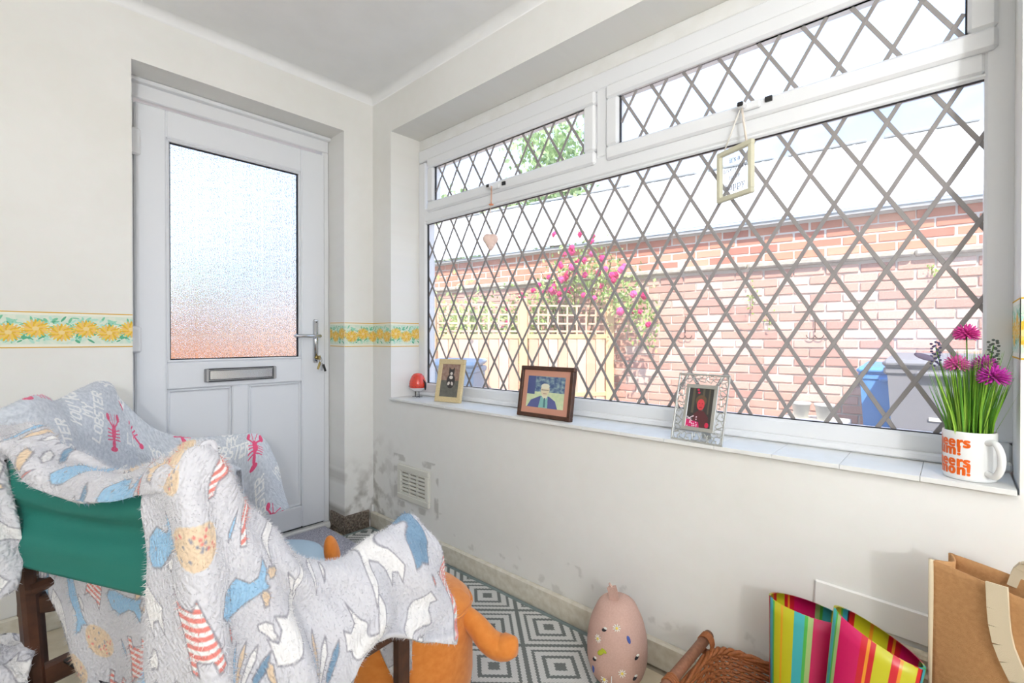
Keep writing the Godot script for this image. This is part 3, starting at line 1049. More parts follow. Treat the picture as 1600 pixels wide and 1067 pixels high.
# ------------------------------------------------------------------ floor things
func build_rugs() -> void:
	var rm := tex_mat(rug_print(), 0.95)
	rm.uv1_triplanar = true
	rm.uv1_world_triplanar = true
	rm.uv1_scale = Vector3(1.0 / 0.28, 1.0, 1.0 / 0.316)
	rm.uv1_offset = Vector3(0.5 - 1.36 / 0.28, 0, 0.5 + 1.39 / 0.316)
	bump(rm, 256, 0.35, 0.1, 80)
	var rg := thing("woven_rug", "grey and white woven rug with nested diamonds beside the skirting", "rug")
	pbox("field", Vector3(0.965, 0.006, -1.577), Vector3(0.89, 0.01, 1.565), rm, rg, 0.003)
	var edge := mat(rgb8(120, 132, 130), 0.95)
	for z in [-2.366, -0.789]:
		pbox("binding", Vector3(0.965, 0.007, z), Vector3(0.92, 0.012, 0.022), edge, rg, 0.004)
	for x in [0.513, 1.418]:
		pbox("binding", Vector3(x, 0.007, -1.577), Vector3(0.018, 0.012, 1.56), edge, rg, 0.004)
	var img := Image.create(256, 256, false, Image.FORMAT_RGB8)
	var a := noise_img(256, 0.035, 81, 1)
	for y in 256:
		for x in 256:
			var n := fmod(a.get_pixel(x, y).r * 9.0, 1.0)
			img.set_pixel(x, y, rgb8(222, 222, 230) if n < 0.4 else rgb8(150, 150, 168))
	var mm := tex_mat(img, 0.95)
	mm.uv1_triplanar = true
	mm.uv1_scale = Vector3.ONE * 2.4
	var mt := pbox("doormat", Vector3(0.81, 0.0195, -2.23), Vector3(0.86, 0.012, 0.62), mm, self, 0.004)
	tag(mt, "lavender grey doormat with pale scrollwork in front of the door", "doormat")

func build_stools() -> void:
	# orange animal footstool: an oval drum with a domed top, a tail at one end and ears at the other
	var o := thing("animal_footstool", "orange velvet animal footstool with a curled tail beside the fleece-covered chair", "footstool", "", Vector3(0.781, 0.012, -1.218))
	o.rotation.y = -atan2(0.735, 0.678)
	var b := new_st()
	var prof := [Vector2(0.0, 0.002), Vector2(0.9, 0.002), Vector2(0.97, 0.02), Vector2(1.0, 0.08), Vector2(1.0, 0.2), Vector2(0.985, 0.27)]
	lathe(b, prof, 40, Vector3.ZERO, 0.25, 0.18)
	obj("body", b, M.orange, o)
	var t := new_st()
	lathe(t, [Vector2(0.985, 0.27), Vector2(0.96, 0.288), Vector2(0.86, 0.308), Vector2(0.6, 0.324), Vector2(0.3, 0.33), Vector2(0.0, 0.331)], 40, Vector3.ZERO, 0.25, 0.18)
	obj("top_panel", t, M.orange, o)
	var ring := []
	for k in 41:
		ring.append(Vector3(cos(TAU * k / 40.0) * 0.247, 0.272, sin(TAU * k / 40.0) * 0.178))
	ptube("piping", ring, 0.004, M.orange, o, 6)
	var tail := smooth_rows([Vector3(0.225, 0.255, 0.03), Vector3(0.262, 0.235, 0.05), Vector3(0.305, 0.2, 0.075), Vector3(0.345, 0.195, 0.09), Vector3(0.375, 0.225, 0.1)], 14)
	var rad := []
	for k in 14:
		rad.append(lerpf(0.024, 0.034, sin(k / 13.0 * PI * 0.75)) if k < 12 else 0.03 - 0.011 * (k - 11))
	ptube("tail", tail, rad, M.orange, o, 14)
	for s in [-1, 1]:
		var e := new_st()
		ellipsoid(e, Vector3(-0.2, 0.36, s * 0.09 - 0.02), Vector3(0.022, 0.06, 0.032), Basis(Vector3.BACK, 0.2), 10)
		obj("ear", e, M.orange, o)
	var h := new_st()
	ellipsoid(h, Vector3(-0.27, 0.2, 0), Vector3(0.07, 0.07, 0.08), Basis(), 12)
	obj("muzzle", h, M.orange, o)
	for s in [-1, 1]:
		for x in [-0.13, 0.14]:
			var lg := new_st()
			lathe(lg, [Vector2(0.0, -0.001), Vector2(0.04, -0.001), Vector2(0.045, 0.02), Vector2(0.04, 0.05)], 14, Vector3(x, 0, s * 0.11))
			obj("foot", lg, M.orange, o)
	var p := thing("round_stool", "pale blue round padded stool behind the orange footstool's ear", "footstool", "", Vector3(0.672, 0.012, -1.714))
	var ps := new_st()
	lathe(ps, [Vector2(0.0, 0.001), Vector2(0.13, 0.001), Vector2(0.145, 0.03), Vector2(0.15, 0.15), Vector2(0.147, 0.27)], 32)
	obj("body", ps, M.pale_blue, p)
	var pt := new_st()
	lathe(pt, [Vector2(0.147, 0.27), Vector2(0.14, 0.287), Vector2(0.11, 0.3), Vector2(0.05, 0.306), Vector2(0.0, 0.307)], 32)
	obj("top_panel", pt, M.pale_blue, p)
	var pr := []
	for k in 33:
		pr.append(Vector3(cos(TAU * k / 32.0) * 0.148, 0.27, sin(TAU * k / 32.0) * 0.148))
	ptube("piping", pr, 0.004, M.pale_blue, p, 6)

func build_doorstop() -> void:
	var d := thing("door_stop", "dusty pink linen egg-shaped doorstop embroidered with daisies and bees", "doorstop", "", Vector3(1.305, 0.012, -0.765))
	var prof := [Vector2(0.0, 0.0), Vector2(0.055, 0.0), Vector2(0.074, 0.012), Vector2(0.088, 0.05), Vector2(0.091, 0.09), Vector2(0.088, 0.135), Vector2(0.079, 0.175), Vector2(0.064, 0.21), Vector2(0.054, 0.228), Vector2(0.036, 0.24), Vector2(0.0, 0.244)]
	var pts := []
	for i in 40:
		var f := i / 39.0 * (prof.size() - 1)
		var k := mini(int(f), prof.size() - 2)
		pts.append(prof[k].cubic_interpolate(prof[k + 1], prof[maxi(k - 1, 0)], prof[mini(k + 2, prof.size() - 1)], f - k))
		pts[i].x = maxf(pts[i].x, 0.0)
	var st := new_st()
	lathe(st, pts, 36)
	obj("body", st, M.pink_linen, d)
	var strap := [Vector3(-0.012, 0.236, 0.0), Vector3(-0.02, 0.268, 0.0), Vector3(-0.03, 0.288, 0.0), Vector3(-0.036, 0.286, 0.0), Vector3(-0.026, 0.262, 0.0), Vector3(-0.018, 0.236, 0.0)]
	var ss := new_st()
	for k in 5:
		bar(ss, strap[k], strap[k + 1], 0.024, 0.003, 0.0, Vector3(-0.86, 0, 0.5))
	obj("strap", ss, M.pink_linen, d)
	pbox("care_tag", Vector3(-0.09, 0.05, 0.035), Vector3(0.035, 0.012, 0.002), mat(rgb8(240, 240, 240), 0.8), d, 0.0, Basis(Vector3.UP, 0.5))
	# embroidery on the side that faces the room
	var rad := func(y: float) -> float:
		for i in pts.size() - 1:
			if pts[i].y <= y and pts[i + 1].y >= y:
				return lerpf(pts[i].x, pts[i + 1].x, (y - pts[i].y) / maxf(pts[i + 1].y - pts[i].y, 1e-5))
		return 0.05
	var yellow := mat(rgb8(232, 210, 96), 0.9)
	var white := mat(rgb8(240, 238, 230), 0.9)
	var ink := mat(rgb8(44, 42, 48), 0.9)
	var blue := mat(rgb8(74, 96, 170), 0.9)
	var lime := mat(rgb8(178, 186, 52), 0.9)
	var items := [["daisy", 2.62, 0.19], ["daisy", 3.3, 0.148], ["daisy", 2.45, 0.07], ["daisy", 3.05, 0.036], ["bee", 3.1, 0.178], ["bee", 3.4, 0.084], ["bee", 1.95, 0.11], ["bee", 2.0, 0.05], ["leaf", 3.15, 0.115], ["petal", 2.2, 0.162], ["petal", 3.5, 0.05]]
	for it in items:
		var an: float = it[1]
		var y: float = it[2]
		var r: float = rad.call(y) + 0.0012
		var n := Vector3(cos(an), 0.15, sin(an)).normalized()
		var c := Vector3(cos(an) * r, y, sin(an) * r)
		var sx := Vector3.UP.cross(n).normalized()
		var ba := Basis(sx, n, sx.cross(n))
		var g := new_st()
		match it[0]:
			"daisy":
				for k in 9:
					var a2 := TAU * k / 9.0
					ellipsoid(g, c + ba * (Vector3(cos(a2), 0, sin(a2)) * 0.0075), Vector3(0.0052, 0.0012, 0.0016), ba * Basis(Vector3.UP, -a2), 5)
				var dz := obj("daisy", g, white, d)
				var g2 := new_st()
				ellipsoid(g2, c + n * 0.001, Vector3(0.004, 0.002, 0.004), ba, 6)
				obj("daisy_eye", g2, yellow, dz)
			"bee":
				ellipsoid(g, c, Vector3(0.0085, 0.002, 0.005), ba * Basis(Vector3.UP, 0.5), 6)
				var be := obj("bee", g, ink, d)
				var g2 := new_st()
				ellipsoid(g2, c + ba * Vector3(0.004, 0.001, -0.006), Vector3(0.006, 0.0015, 0.0035), ba, 6)
				obj("wing", g2, white, be)
			"leaf":
				ellipsoid(g, c, Vector3(0.013, 0.0015, 0.007), ba * Basis(Vector3.UP, 0.7), 6)
				ellipsoid(g, c + ba * Vector3(0.01, 0, -0.008), Vector3(0.01, 0.0015, 0.005), ba * Basis(Vector3.UP, -0.3), 6)
				obj("green_butterfly", g, lime, d)
			"petal":
				ellipsoid(g, c, Vector3(0.005, 0.0015, 0.012), ba * Basis(Vector3.UP, 0.3), 6)
				obj("blue_bird", g, blue, d)

func build_basket() -> void:
	var b := thing("wicker_basket", "brown wicker basket with a wooden pole handle holding the striped boots", "basket", "", Vector3(1.215, 0.0, -0.26))
	# open basket 0.34 across, 0.46 long: uprights and woven strands
	var hw := 0.17
	var hl := 0.235
	var corner := func(u: float, y: float) -> Vector3:
		# u in 0..4 round a rounded rectangle that widens upwards
		var k := 0.86 + y * 0.75
		var an := u * PI / 2
		var cx := signf(cos(an)) * pow(absf(cos(an)), 0.35)
		var cz := signf(sin(an)) * pow(absf(sin(an)), 0.35)
		return Vector3(cx * hw * k, y, cz * hl * k)
	var base := new_st()
	box(base, Vector3(0, 0.008, 0), Vector3(hw * 1.66, 0.012, hl * 1.66), 0.004)
	obj("base", base, M.wicker, b)
	for k in 20:
		var st := new_st()
		var pts := []
		for i in 61:
			var u := i / 15.0
			var c: Vector3 = corner.call(u, 0.016 + k * 0.0085)
			var out := Vector3(c.x, 0, c.z).normalized()
			pts.append(c + out * (0.004 if (i + k) % 2 else -0.004))
		tube(st, pts, 0.0042, 6, false)
		obj("strand", st, M.wicker, b)
	for i in 30:
		ptube("upright", [corner.call(i / 7.5, 0.006), corner.call(i / 7.5, 0.19)], 0.003, M.wicker, b, 6)
	var rim := new_st()
	for s in 3:
		var pts := []
		for i in 81:
			var c: Vector3 = corner.call(i / 20.0, 0.19)
			pts.append(c + Vector3(c.x, 0, c.z).normalized() * 0.006 * sin(i * 0.9 + s * TAU / 3) + Vector3(0, 0.006 * cos(i * 0.9 + s * TAU / 3), 0))
		tube(rim, pts, 0.0052, 6, false)
	obj("rim", rim, M.wicker, b)
	ptube("handle_pole", [Vector3(-0.13, 0.215, -0.25), Vector3(0.155, 0.215, -0.25)], 0.0135, M.pole, b, 14)
	for x in [-0.1, 0.125]:
		var st := new_st()
		for k in 4:
			var pts := []
			for i in 13:
				pts.append(Vector3(x + k * 0.007 - 0.01, 0.207 + sin(TAU * i / 12.0) * 0.025, -0.247 + cos(TAU * i / 12.0) * 0.018))
			tube(st, pts, 0.003, 6, false)
		obj("binding", st, M.wicker, b)
	# striped wellington boots standing in it
	var img := Image.create(512, 8, false, Image.FORMAT_RGB8)
	var lime := rgb8(196, 190, 36)
	var bands := [[26, lime], [8, rgb8(196, 26, 40)], [5, rgb8(230, 150, 40)], [10, rgb8(200, 30, 44)], [44, rgb8(204, 22, 92)], [10, rgb8(164, 190, 120)], [6, rgb8(80, 176, 70)], [20, rgb8(64, 172, 176)], [24, lime], [5, rgb8(224, 160, 40)], [20, lime], [6, rgb8(80, 176, 70)], [14, rgb8(64, 160, 176)], [4, rgb8(80, 26, 40)], [12, rgb8(200, 34, 36)], [30, lime], [6, rgb8(226, 140, 40)], [12, rgb8(200, 28, 44)]]
	var x0 := 0
	while x0 < 512:
		for e in bands:
			for x in range(x0, mini(x0 + e[0], 512)):
				for y in 8:
					img.set_pixel(x, y, e[1])
			x0 += e[0]
	var bm := tex_mat(img, 0.3)
	bm.texture_repeat = true
	var sole := mat(rgb8(54, 40, 46), 0.6)
	for k in 2:
		var w := thing("wellington_boot", ["wellington boot in lime, pink and turquoise stripes standing upright by the wall", "striped wellington boot leaning in front of the upright one"][k], "boot", "striped boots in the basket")
		# shaft rings from the ankle to the flattened opening
		var foot: Vector3 = [Vector3(1.275, 0.03, -0.27), Vector3(1.2, 0.03, -0.165)][k]
		var top: Vector3 = [Vector3(1.325, 0.405, -0.262), Vector3(1.238, 0.438, -0.118)][k]
		var axis: Vector3 = [Vector3(-0.05, -0.03, 1), Vector3(-0.15, -0.36, 1)][k].normalized()
		var rings := []
		for i in 14:
			var f := i / 13.0
			var c: Vector3 = foot.lerp(top, f)
			var a := lerpf(0.052, 0.083, pow(f, 0.8))
			var bb := lerpf(0.048, 0.04 if k == 0 else 0.032, f)
			var ax := Vector3(axis.x, axis.y * f, axis.z).normalized()
			var bx := ax.cross(Vector3.UP).normalized()
			var ring := []
			for j in 33:
				var an := TAU * j / 32.0
				ring.append(c + ax * cos(an) * a + bx * sin(an) * bb)
			rings.append(ring)
		var st := new_st()
		st.set_smooth_group(0)
		for layer in 2:
			for i in 13:
				for j in 32:
					var q := []
					for e in [[i, j], [i, j + 1], [i + 1, j + 1], [i, j], [i + 1, j + 1], [i + 1, j]]:
						var p: Vector3 = rings[e[0]][e[1]]
						if layer == 1:
							p = p.lerp(foot.lerp(top, e[0] / 13.0), 0.06)
						q.append([p, Vector2(e[1] / 32.0 * 0.9 + 0.35 * k, e[0] / 13.0)])
					for e in q:
						st.set_uv(e[1])
						st.add_vertex(e[0])
		for j in 32:
			var ct := top
			st.set_uv(Vector2(j / 32.0 * 0.9 + 0.35 * k, 1))
			oq(st, rings[13][j], rings[13][j + 1], rings[13][j + 1].lerp(ct, 0.06), rings[13][j].lerp(ct, 0.06), foot)
		obj("shaft", st, bm, w)
		var ft := new_st()
		ellipsoid(ft, foot + axis * 0.05 + Vector3(0, 0.02, 0), Vector3(0.046, 0.045, 0.115), Basis(axis.cross(Vector3.UP).normalized(), Vector3.UP, axis * -1.0).orthonormalized(), 12)
		obj("foot", ft, bm, w)
		var so := new_st()
		ellipsoid(so, foot + axis * 0.05 + Vector3(0, -0.008, 0), Vector3(0.05, 0.014, 0.12), Basis(axis.cross(Vector3.UP).normalized(), Vector3.UP, axis * -1.0).orthonormalized(), 10)
		obj("sole", so, sole, w)

func build_bag_and_ledge() -> void:
	# broken boxed-in plaster ledge along the foot of the wall
	var l := thing("broken_ledge", "cream boxed-in ledge with cracked boards along the foot of the wall", "ledge", "", Vector3(WX, 0, 0.05))
	var dirty := mottled(rgb8(168, 156, 130), rgb8(214, 204, 182), 0.9, 5.0, 90, 0.05)
	pbox("face_board", Vector3(-0.004, 0.378, 0.03), Vector3(0.008, 0.075, 0.7), M.plain_wall, l, 0.006, Basis(Vector3.RIGHT, 0.03))
	for k in 6:
		pbox("split_board", Vector3(-0.022 - 0.006 * (k % 2), 0.312 - k * 0.042, 0.08 + 0.02 * (k % 3)), Vector3(0.03, 0.032, 0.5), dirty, l, 0.006, Basis(Vector3.RIGHT, 0.05 + 0.02 * (k % 3)) * Basis(Vector3.BACK, 0.15))
	pbox("backing", Vector3(-0.004, 0.2, 0.08), Vector3(0.006, 0.26, 0.5), M.black, l)
	# low crate, out of view, that the bag stands on
	var cr := thing("wooden_crate", "low dark wooden crate under the jute bag", "crate", "", Vector3(1.22, 0, 0.23))
	for k in 3:
		pbox("slat", Vector3(0, 0.165, -0.15 + k * 0.15), Vector3(0.3, 0.014, 0.13), M.pole, cr, 0.003)
	for z in [-0.2, 0.2]:
		pbox("end_board", Vector3(0, 0.079, z), Vector3(0.3, 0.157, 0.016), M.pole, cr, 0.003)
	# jute bag
	var b := thing("jute_bag", "brown jute shopping bag with pale webbing handles at the end of the wall", "bag", "", Vector3(1.245, 0.173, 0.128))
	b.rotation.y = deg_to_rad(-25.5)
	# local: x to the wall, z along the front face; front face at x = -0.08
	var hh := 0.432
	var bw := 0.165
	var dx := 0.034
	var front := new_st()
	var nothing := func(_a: float, _b: float) -> float: return 0.0
	var wob := func(u: float, v: float) -> float: return 0.004 * sin(u * 7.0 + v * 4.0)
	cloth(front, [[Vector3(-dx, hh, -bw), Vector3(-dx - 0.02, hh - 0.004, 0), Vector3(-dx, hh - 0.002, bw)], [Vector3(-dx - 0.004, hh * 0.5, -bw), Vector3(-dx - 0.022, hh * 0.5, 0), Vector3(-dx, hh * 0.5, bw)], [Vector3(-dx, 0.003, -bw), Vector3(-dx, 0.003, 0), Vector3(-dx, 0.003, bw)]], 20, 20, 0.004, wob)
	obj("front_panel", front, M.jute, b)
	var back := new_st()
	cloth(back, [[Vector3(dx, hh, -bw), Vector3(dx - 0.012, hh, 0), Vector3(dx, hh, bw)], [Vector3(dx, 0.003, -bw), Vector3(dx, 0.003, 0), Vector3(dx, 0.003, bw)]], 16, 16, 0.004, wob)
	obj("back_panel", back, M.jute, b)
	for z in [-bw, bw]:
		var g := new_st()
		var fo := 0.02 if z < 0 else -0.02
		cloth(g, [[Vector3(-dx, hh, z), Vector3(0, hh - 0.002, z + fo), Vector3(dx, hh, z)], [Vector3(-dx, 0.003, z), Vector3(0, 0.003, z), Vector3(dx, 0.003, z)]], 12, 12, 0.004, nothing)
		obj("gusset", g, M.jute, b)
		for x in [-dx, dx]:
			ptube("edge_seam", [Vector3(x, 0.004, z), Vector3(x, hh, z)], 0.005, M.webbing if x < 0 and z < 0 else M.jute, b, 8)
	pbox("base", Vector3(0, 0.004, 0), Vector3(dx * 2, 0.006, bw * 2), M.jute, b)
	for s in [-1, 1]:
		var pts := smooth_rows([Vector3(s * dx + s * 0.022, hh + 0.006, -0.055), Vector3(s * dx + s * 0.03, hh - 0.1, -0.04), Vector3(s * dx + s * 0.036, hh - 0.19, 0.02), Vector3(s * dx + s * 0.036, hh - 0.19, 0.09), Vector3(s * dx + s * 0.028, hh - 0.02, 0.13)], 18)
		if s > 0:
			pts = smooth_rows([Vector3(dx - 0.006, hh - 0.02, -0.06), Vector3(dx - 0.01, hh + 0.03, -0.04), Vector3(dx - 0.03, hh + 0.05, 0.03), Vector3(dx - 0.02, hh + 0.03, 0.1), Vector3(dx - 0.006, hh - 0.02, 0.13)], 18)
		var st := new_st()
		for k in 17:
			bar(st, pts[k], pts[k + 1], 0.03, 0.005, 0.0, Vector3(1, 0, 0) if s < 0 else Vector3(0.5, 0.8, 0))
		obj("handle", st, M.webbing, b)

# ------------------------------------------------------------------ chairs and blankets
func build_chair(called: String, label: String, bl: Vector3, br: Vector3, al: Vector3, ar: Vector3) -> Node3D:
	# bl, br: tops of the left and right back posts; al, ar: front ends of the arms
	var c := thing(called, label, "chair")
	var seat_y := 0.4
	var mid := (bl + br + al + ar) * 0.25
	for e in [[bl, al], [br, ar]]:
		var p: Vector3 = e[0]
		var a: Vector3 = e[1]
		var fw := Vector3(a.x - p.x, 0, a.z - p.z).normalized()
		pbar("back_post", Vector3(p.x, 0.0, p.z) + fw * 0.05, p, 0.034, 0.026, M.dark_wood, c, 0.006, fw)
		var fl := Vector3(a.x, 0, a.z) - fw * 0.04
		pbar("front_leg", Vector3(fl.x, 0.012 if fl.x > 0.5 else 0.0, fl.z), Vector3(fl.x, a.y - 0.012, fl.z), 0.032, 0.032, M.dark_wood, c, 0.006, fw)
		pbar("armrest", Vector3(p.x, a.y - 0.035, p.z) + fw * 0.01, a, 0.05, 0.022, M.dark_wood, c, 0.008)
		pbar("side_rail", Vector3(p.x, seat_y - 0.04, p.z) + fw * 0.03, Vector3(fl.x, seat_y - 0.03, fl.z), 0.022, 0.045, M.dark_wood, c, 0.005)
		pbar("foot_rail", Vector3(p.x, 0.1, p.z) + fw * 0.045, Vector3(fl.x, 0.1, fl.z), 0.022, 0.035, M.dark_wood, c, 0.005)
	var st := new_st()
	var nothing := func(_u: float, _v: float) -> float: return 0.0
	var sl := Vector3(bl.x, seat_y, bl.z).lerp(Vector3(ar.x, seat_y, ar.z), 0.1)
	var sr := Vector3(br.x, seat_y, br.z).lerp(Vector3(al.x, seat_y, al.z), 0.1)
	var tl := Vector3(al.x, seat_y, al.z).lerp(sl, 0.1)
	var trr := Vector3(ar.x, seat_y, ar.z).lerp(sr, 0.1)
	cloth(st, [[sl, (sl + sr) * 0.5 - Vector3(0, 0.03, 0), sr], [tl, (tl + trr) * 0.5 - Vector3(0, 0.03, 0), trr]], 16, 12, 0.006, nothing)
	obj("seat", st, M.black, c)
	pbar("cross_rail", Vector3(bl.x, seat_y - 0.05, bl.z), Vector3(br.x, seat_y - 0.05, br.z), 0.022, 0.04, M.dark_wood, c, 0.005)
	pbar("cross_rail", Vector3(tl.x, seat_y - 0.05, tl.z), Vector3(trr.x, seat_y - 0.05, trr.z), 0.022, 0.04, M.dark_wood, c, 0.005)
	# slung canvas back, sleeved round the posts
	var cb := new_st()
	var outw := (bl + br) * 0.5 - mid
	outw.y = 0
	outw = outw.normalized()
	var rows := []
	for k in 5:
		var f := k / 4.0
		var y0 := lerpf(0.0, -0.215, f)
		var row := []
		for i in 7:
			var u := i / 6.0
			var p := bl.lerp(br, lerpf(-0.05, 1.05, u)) + Vector3(0, y0 - 0.012 - 0.045 * sin(PI * u) * (1.0 - f * 0.9), 0)
			var belly := 0.022 if u < 0.08 or u > 0.92 else 0.018 - 0.02 * sin(PI * u) * sin(PI * (0.2 + f * 0.7))
			row.append(p + outw * (belly + [0.0, 0.012, -0.002, 0.012, 0.0][k]))
		rows.append(row)
	cloth(cb, rows, 40, 26, 0.003, func(u: float, v: float) -> float: return 0.006 * sin(v * 15.0 + u * 2.5) * sin(PI * u) * sin(PI * v))
	var cv := obj("back_canvas", cb, M.canvas, c)
	cv.set_meta("label", "bottle green canvas back")
	for u in [0.06, 0.94]:
		var sm := []
		for k in 6:
			var f := k / 5.0
			sm.append(bl.lerp(br, u) + Vector3(0, -0.025 - f * 0.19, 0) + outw * 0.024)
		ptube("seam", sm, 0.0022, M.black, cv, 6)
	return c

func build_chairs() -> void:
	var bl := Vector3(0.03, 0.845, -1.36)
	var br := Vector3(0.235, 0.835, -0.94)
	var al := Vector3(0.44, 0.585, -1.46)
	var ar := Vector3(0.70, 0.575, -0.97)
	build_chair("canvas_armchair", "dark wooden armchair with a bottle green canvas back under an animal print fleece", bl, br, al, ar)
	build_chair("canvas_armchair", "wooden armchair by the door wholly covered by a grey lobster print blanket", Vector3(0.24, 0.875, -2.09), Vector3(0.05, 0.855, -1.765), Vector3(0.645, 0.67, -1.875), Vector3(0.445, 0.665, -1.565))
	sheets.clear()
	# --- fleece with animals: a band over the back, a long fall over the near arm
	var st := new_st()
	var out := Vector3(-0.9, 0, 0.44)   # away from the seat, behind the back
	var T := 0.009
	var ripple := func(u: float, v: float) -> float: return 0.004 * sin(u * 23.0 + 3.0 * sin(v * 5.0)) + 0.003 * sin(v * 19.0 + u * 7.0)
	var rows := []
	# band: columns from the left post to the right one; rows from the seat, up the inside, over the top, down the outside
	var tops := [Vector3(0.012, 0.873, -1.395), Vector3(0.05, 0.868, -1.32), Vector3(0.085, 0.825, -1.245), Vector3(0.13, 0.803, -1.155), Vector3(0.175, 0.812, -1.065), Vector3(0.21, 0.842, -0.99), Vector3(0.24, 0.862, -0.935)]
	var hang := [0.004, 0.01, 0.022, 0.02, 0.022, 0.03, 0.04]
	var low := [0.63, 0.5, 0.38, 0.34, 0.32, 0.32, 0.33]
	var r0 := []
	var r1 := []
	var r2 := []
	var r3 := []
	var r4 := []
	var r5 := []
	for i in 7:
		var t: Vector3 = tops[i]
		var inn := -out
		r0.append(Vector3(t.x, low[i], t.z) + inn * 0.045)
		r1.append(Vector3(t.x, (low[i] + t.y) * 0.5, t.z) + inn * 0.055)
		r2.append(t + inn * 0.034 + Vector3(0, -0.02, 0))
		r3.append(t + inn * 0.004)
		r4.append(t + out * 0.036 + Vector3(0, -0.011, 0))
		r5.append(t + out * 0.044 + Vector3(0, -0.014 - hang[i], 0))
	cloth(st, [r0, r1, r2, r3, r4, r5], 64, 54, T, ripple, Vector2(0.3, 0.1))
	# long fall: columns from the edge on the canvas, round the post, along the arm to its front end
	var ridge := [Vector3(0.205, 0.838, -0.985), Vector3(0.242, 0.866, -0.93), Vector3(0.3, 0.765, -0.935), Vector3(0.375, 0.658, -0.945), Vector3(0.455, 0.588, -0.957), Vector3(0.56, 0.592, -0.967), Vector3(0.66, 0.606, -0.972), Vector3(0.715, 0.6, -0.972)]
	var o1 := [Vector3(0.168, 0.79, -0.975), Vector3(0.215, 0.81, -0.9), Vector3(0.285, 0.73, -0.895), Vector3(0.365, 0.635, -0.905), Vector3(0.45, 0.565, -0.915), Vector3(0.56, 0.565, -0.925), Vector3(0.665, 0.575, -0.928), Vector3(0.738, 0.55, -0.935)]
	var o2 := [Vector3(0.17, 0.69, -0.955), Vector3(0.215, 0.68, -0.87), Vector3(0.29, 0.63, -0.865), Vector3(0.365, 0.56, -0.89), Vector3(0.45, 0.52, -0.885), Vector3(0.56, 0.53, -0.905), Vector3(0.665, 0.49, -0.885), Vector3(0.748, 0.47, -0.91)]
	var o3 := [Vector3(0.158, 0.53, -0.935), Vector3(0.225, 0.52, -0.82), Vector3(0.3, 0.5, -0.845), Vector3(0.375, 0.45, -0.82), Vector3(0.455, 0.465, -0.865), Vector3(0.56, 0.49, -0.87), Vector3(0.66, 0.435, -0.88), Vector3(0.745, 0.42, -0.87)]
	var o4 := [Vector3(0.14, 0.34, -0.915), Vector3(0.225, 0.32, -0.80), Vector3(0.3, 0.31, -0.84), Vector3(0.38, 0.29, -0.8), Vector3(0.455, 0.42, -0.855), Vector3(0.545, 0.468, -0.845), Vector3(0.64, 0.405, -0.868), Vector3(0.72, 0.385, -0.835)]
	var o5 := [Vector3(0.13, 0.16, -0.9), Vector3(0.225, 0.15, -0.79), Vector3(0.3, 0.15, -0.83), Vector3(0.385, 0.16, -0.79), Vector3(0.455, 0.385, -0.85), Vector3(0.54, 0.452, -0.835), Vector3(0.63, 0.388, -0.86), Vector3(0.705, 0.37, -0.82)]
	var i1 := []
	var i2 := []
	for i in ridge.size():
		var p: Vector3 = ridge[i]
		i1.append(p + Vector3(0.012, -0.04, -0.038))
		i2.append(Vector3(p.x + 0.02, 0.43 if i < 6 else 0.2, p.z - 0.055))
	cloth(st, [i2, i1, ridge, o1, o2, o3, o4, o5], 96, 84, T, func(u: float, v: float) -> float: return ripple.call(u * 1.6, v * 1.4) + (0.013 * sin(u * 24.0 + v * 3.0) + 0.005 * sin(u * 47.0 - v * 4.0)) * smoothstep(0.32, 0.75, v) * (1.0 - 0.6 * smoothstep(0.75, 1.0, u)), Vector2(0.1, 0.35), 0.25, true)
	# part that falls outside the far post
	cloth(st, [[Vector3(-0.11, 0.84, -1.40), Vector3(-0.03, 0.862, -1.40), Vector3(0.016, 0.868, -1.385)], [Vector3(-0.13, 0.79, -1.33), Vector3(-0.05, 0.79, -1.32), Vector3(0.022, 0.775, -1.315)], [Vector3(-0.12, 0.66, -1.31), Vector3(-0.04, 0.66, -1.30), Vector3(0.042, 0.65, -1.30)], [Vector3(-0.1, 0.55, -1.3), Vector3(-0.04, 0.55, -1.29), Vector3(0.03, 0.585, -1.29)]], 24, 30, T, ripple, Vector2(0.62, 0.2))
	cloth(st, [[Vector3(-0.1, 0.45, -1.42), Vector3(-0.02, 0.45, -1.42), Vector3(0.06, 0.44, -1.4)], [Vector3(-0.12, 0.43, -1.34), Vector3(-0.03, 0.43, -1.33), Vector3(0.052, 0.42, -1.33)], [Vector3(-0.11, 0.36, -1.32), Vector3(-0.03, 0.36, -1.31), Vector3(0.042, 0.375, -1.315)]], 20, 20, T, ripple, Vector2(0.2, 0.7))
	var fl := obj("fleece_blanket", st, M.fleece)
	tag(fl, "pale grey fleece blanket printed with foxes, whales and cats over the green canvas chair", "blanket")
	pile(fl, M.fleece_print, 1.12, 0.009, 110000.0, 900)
	# --- grey blanket with lobsters over the other chair
	var g := new_st()
	var rip2 := func(u: float, v: float) -> float: return 0.006 * sin(u * 17.0 + 2.0 * sin(v * 6.0)) * v + 0.003 * sin(v * 15.0 + u * 9.0)
	var top := [Vector3(-0.06, 0.83, -1.72), Vector3(0.035, 0.878, -1.745), Vector3(0.085, 0.89, -1.82), Vector3(0.12, 0.868, -1.89), Vector3(0.19, 0.895, -2.0), Vector3(0.252, 0.905, -2.095), Vector3(0.3, 0.835, -2.085), Vector3(0.38, 0.735, -2.05), Vector3(0.47, 0.695, -1.99), Vector3(0.57, 0.695, -1.925), Vector3(0.655, 0.692, -1.878), Vector3(0.688, 0.66, -1.86)]
	var back := []
	var in1 := []
	var in2 := []
	var in3 := []
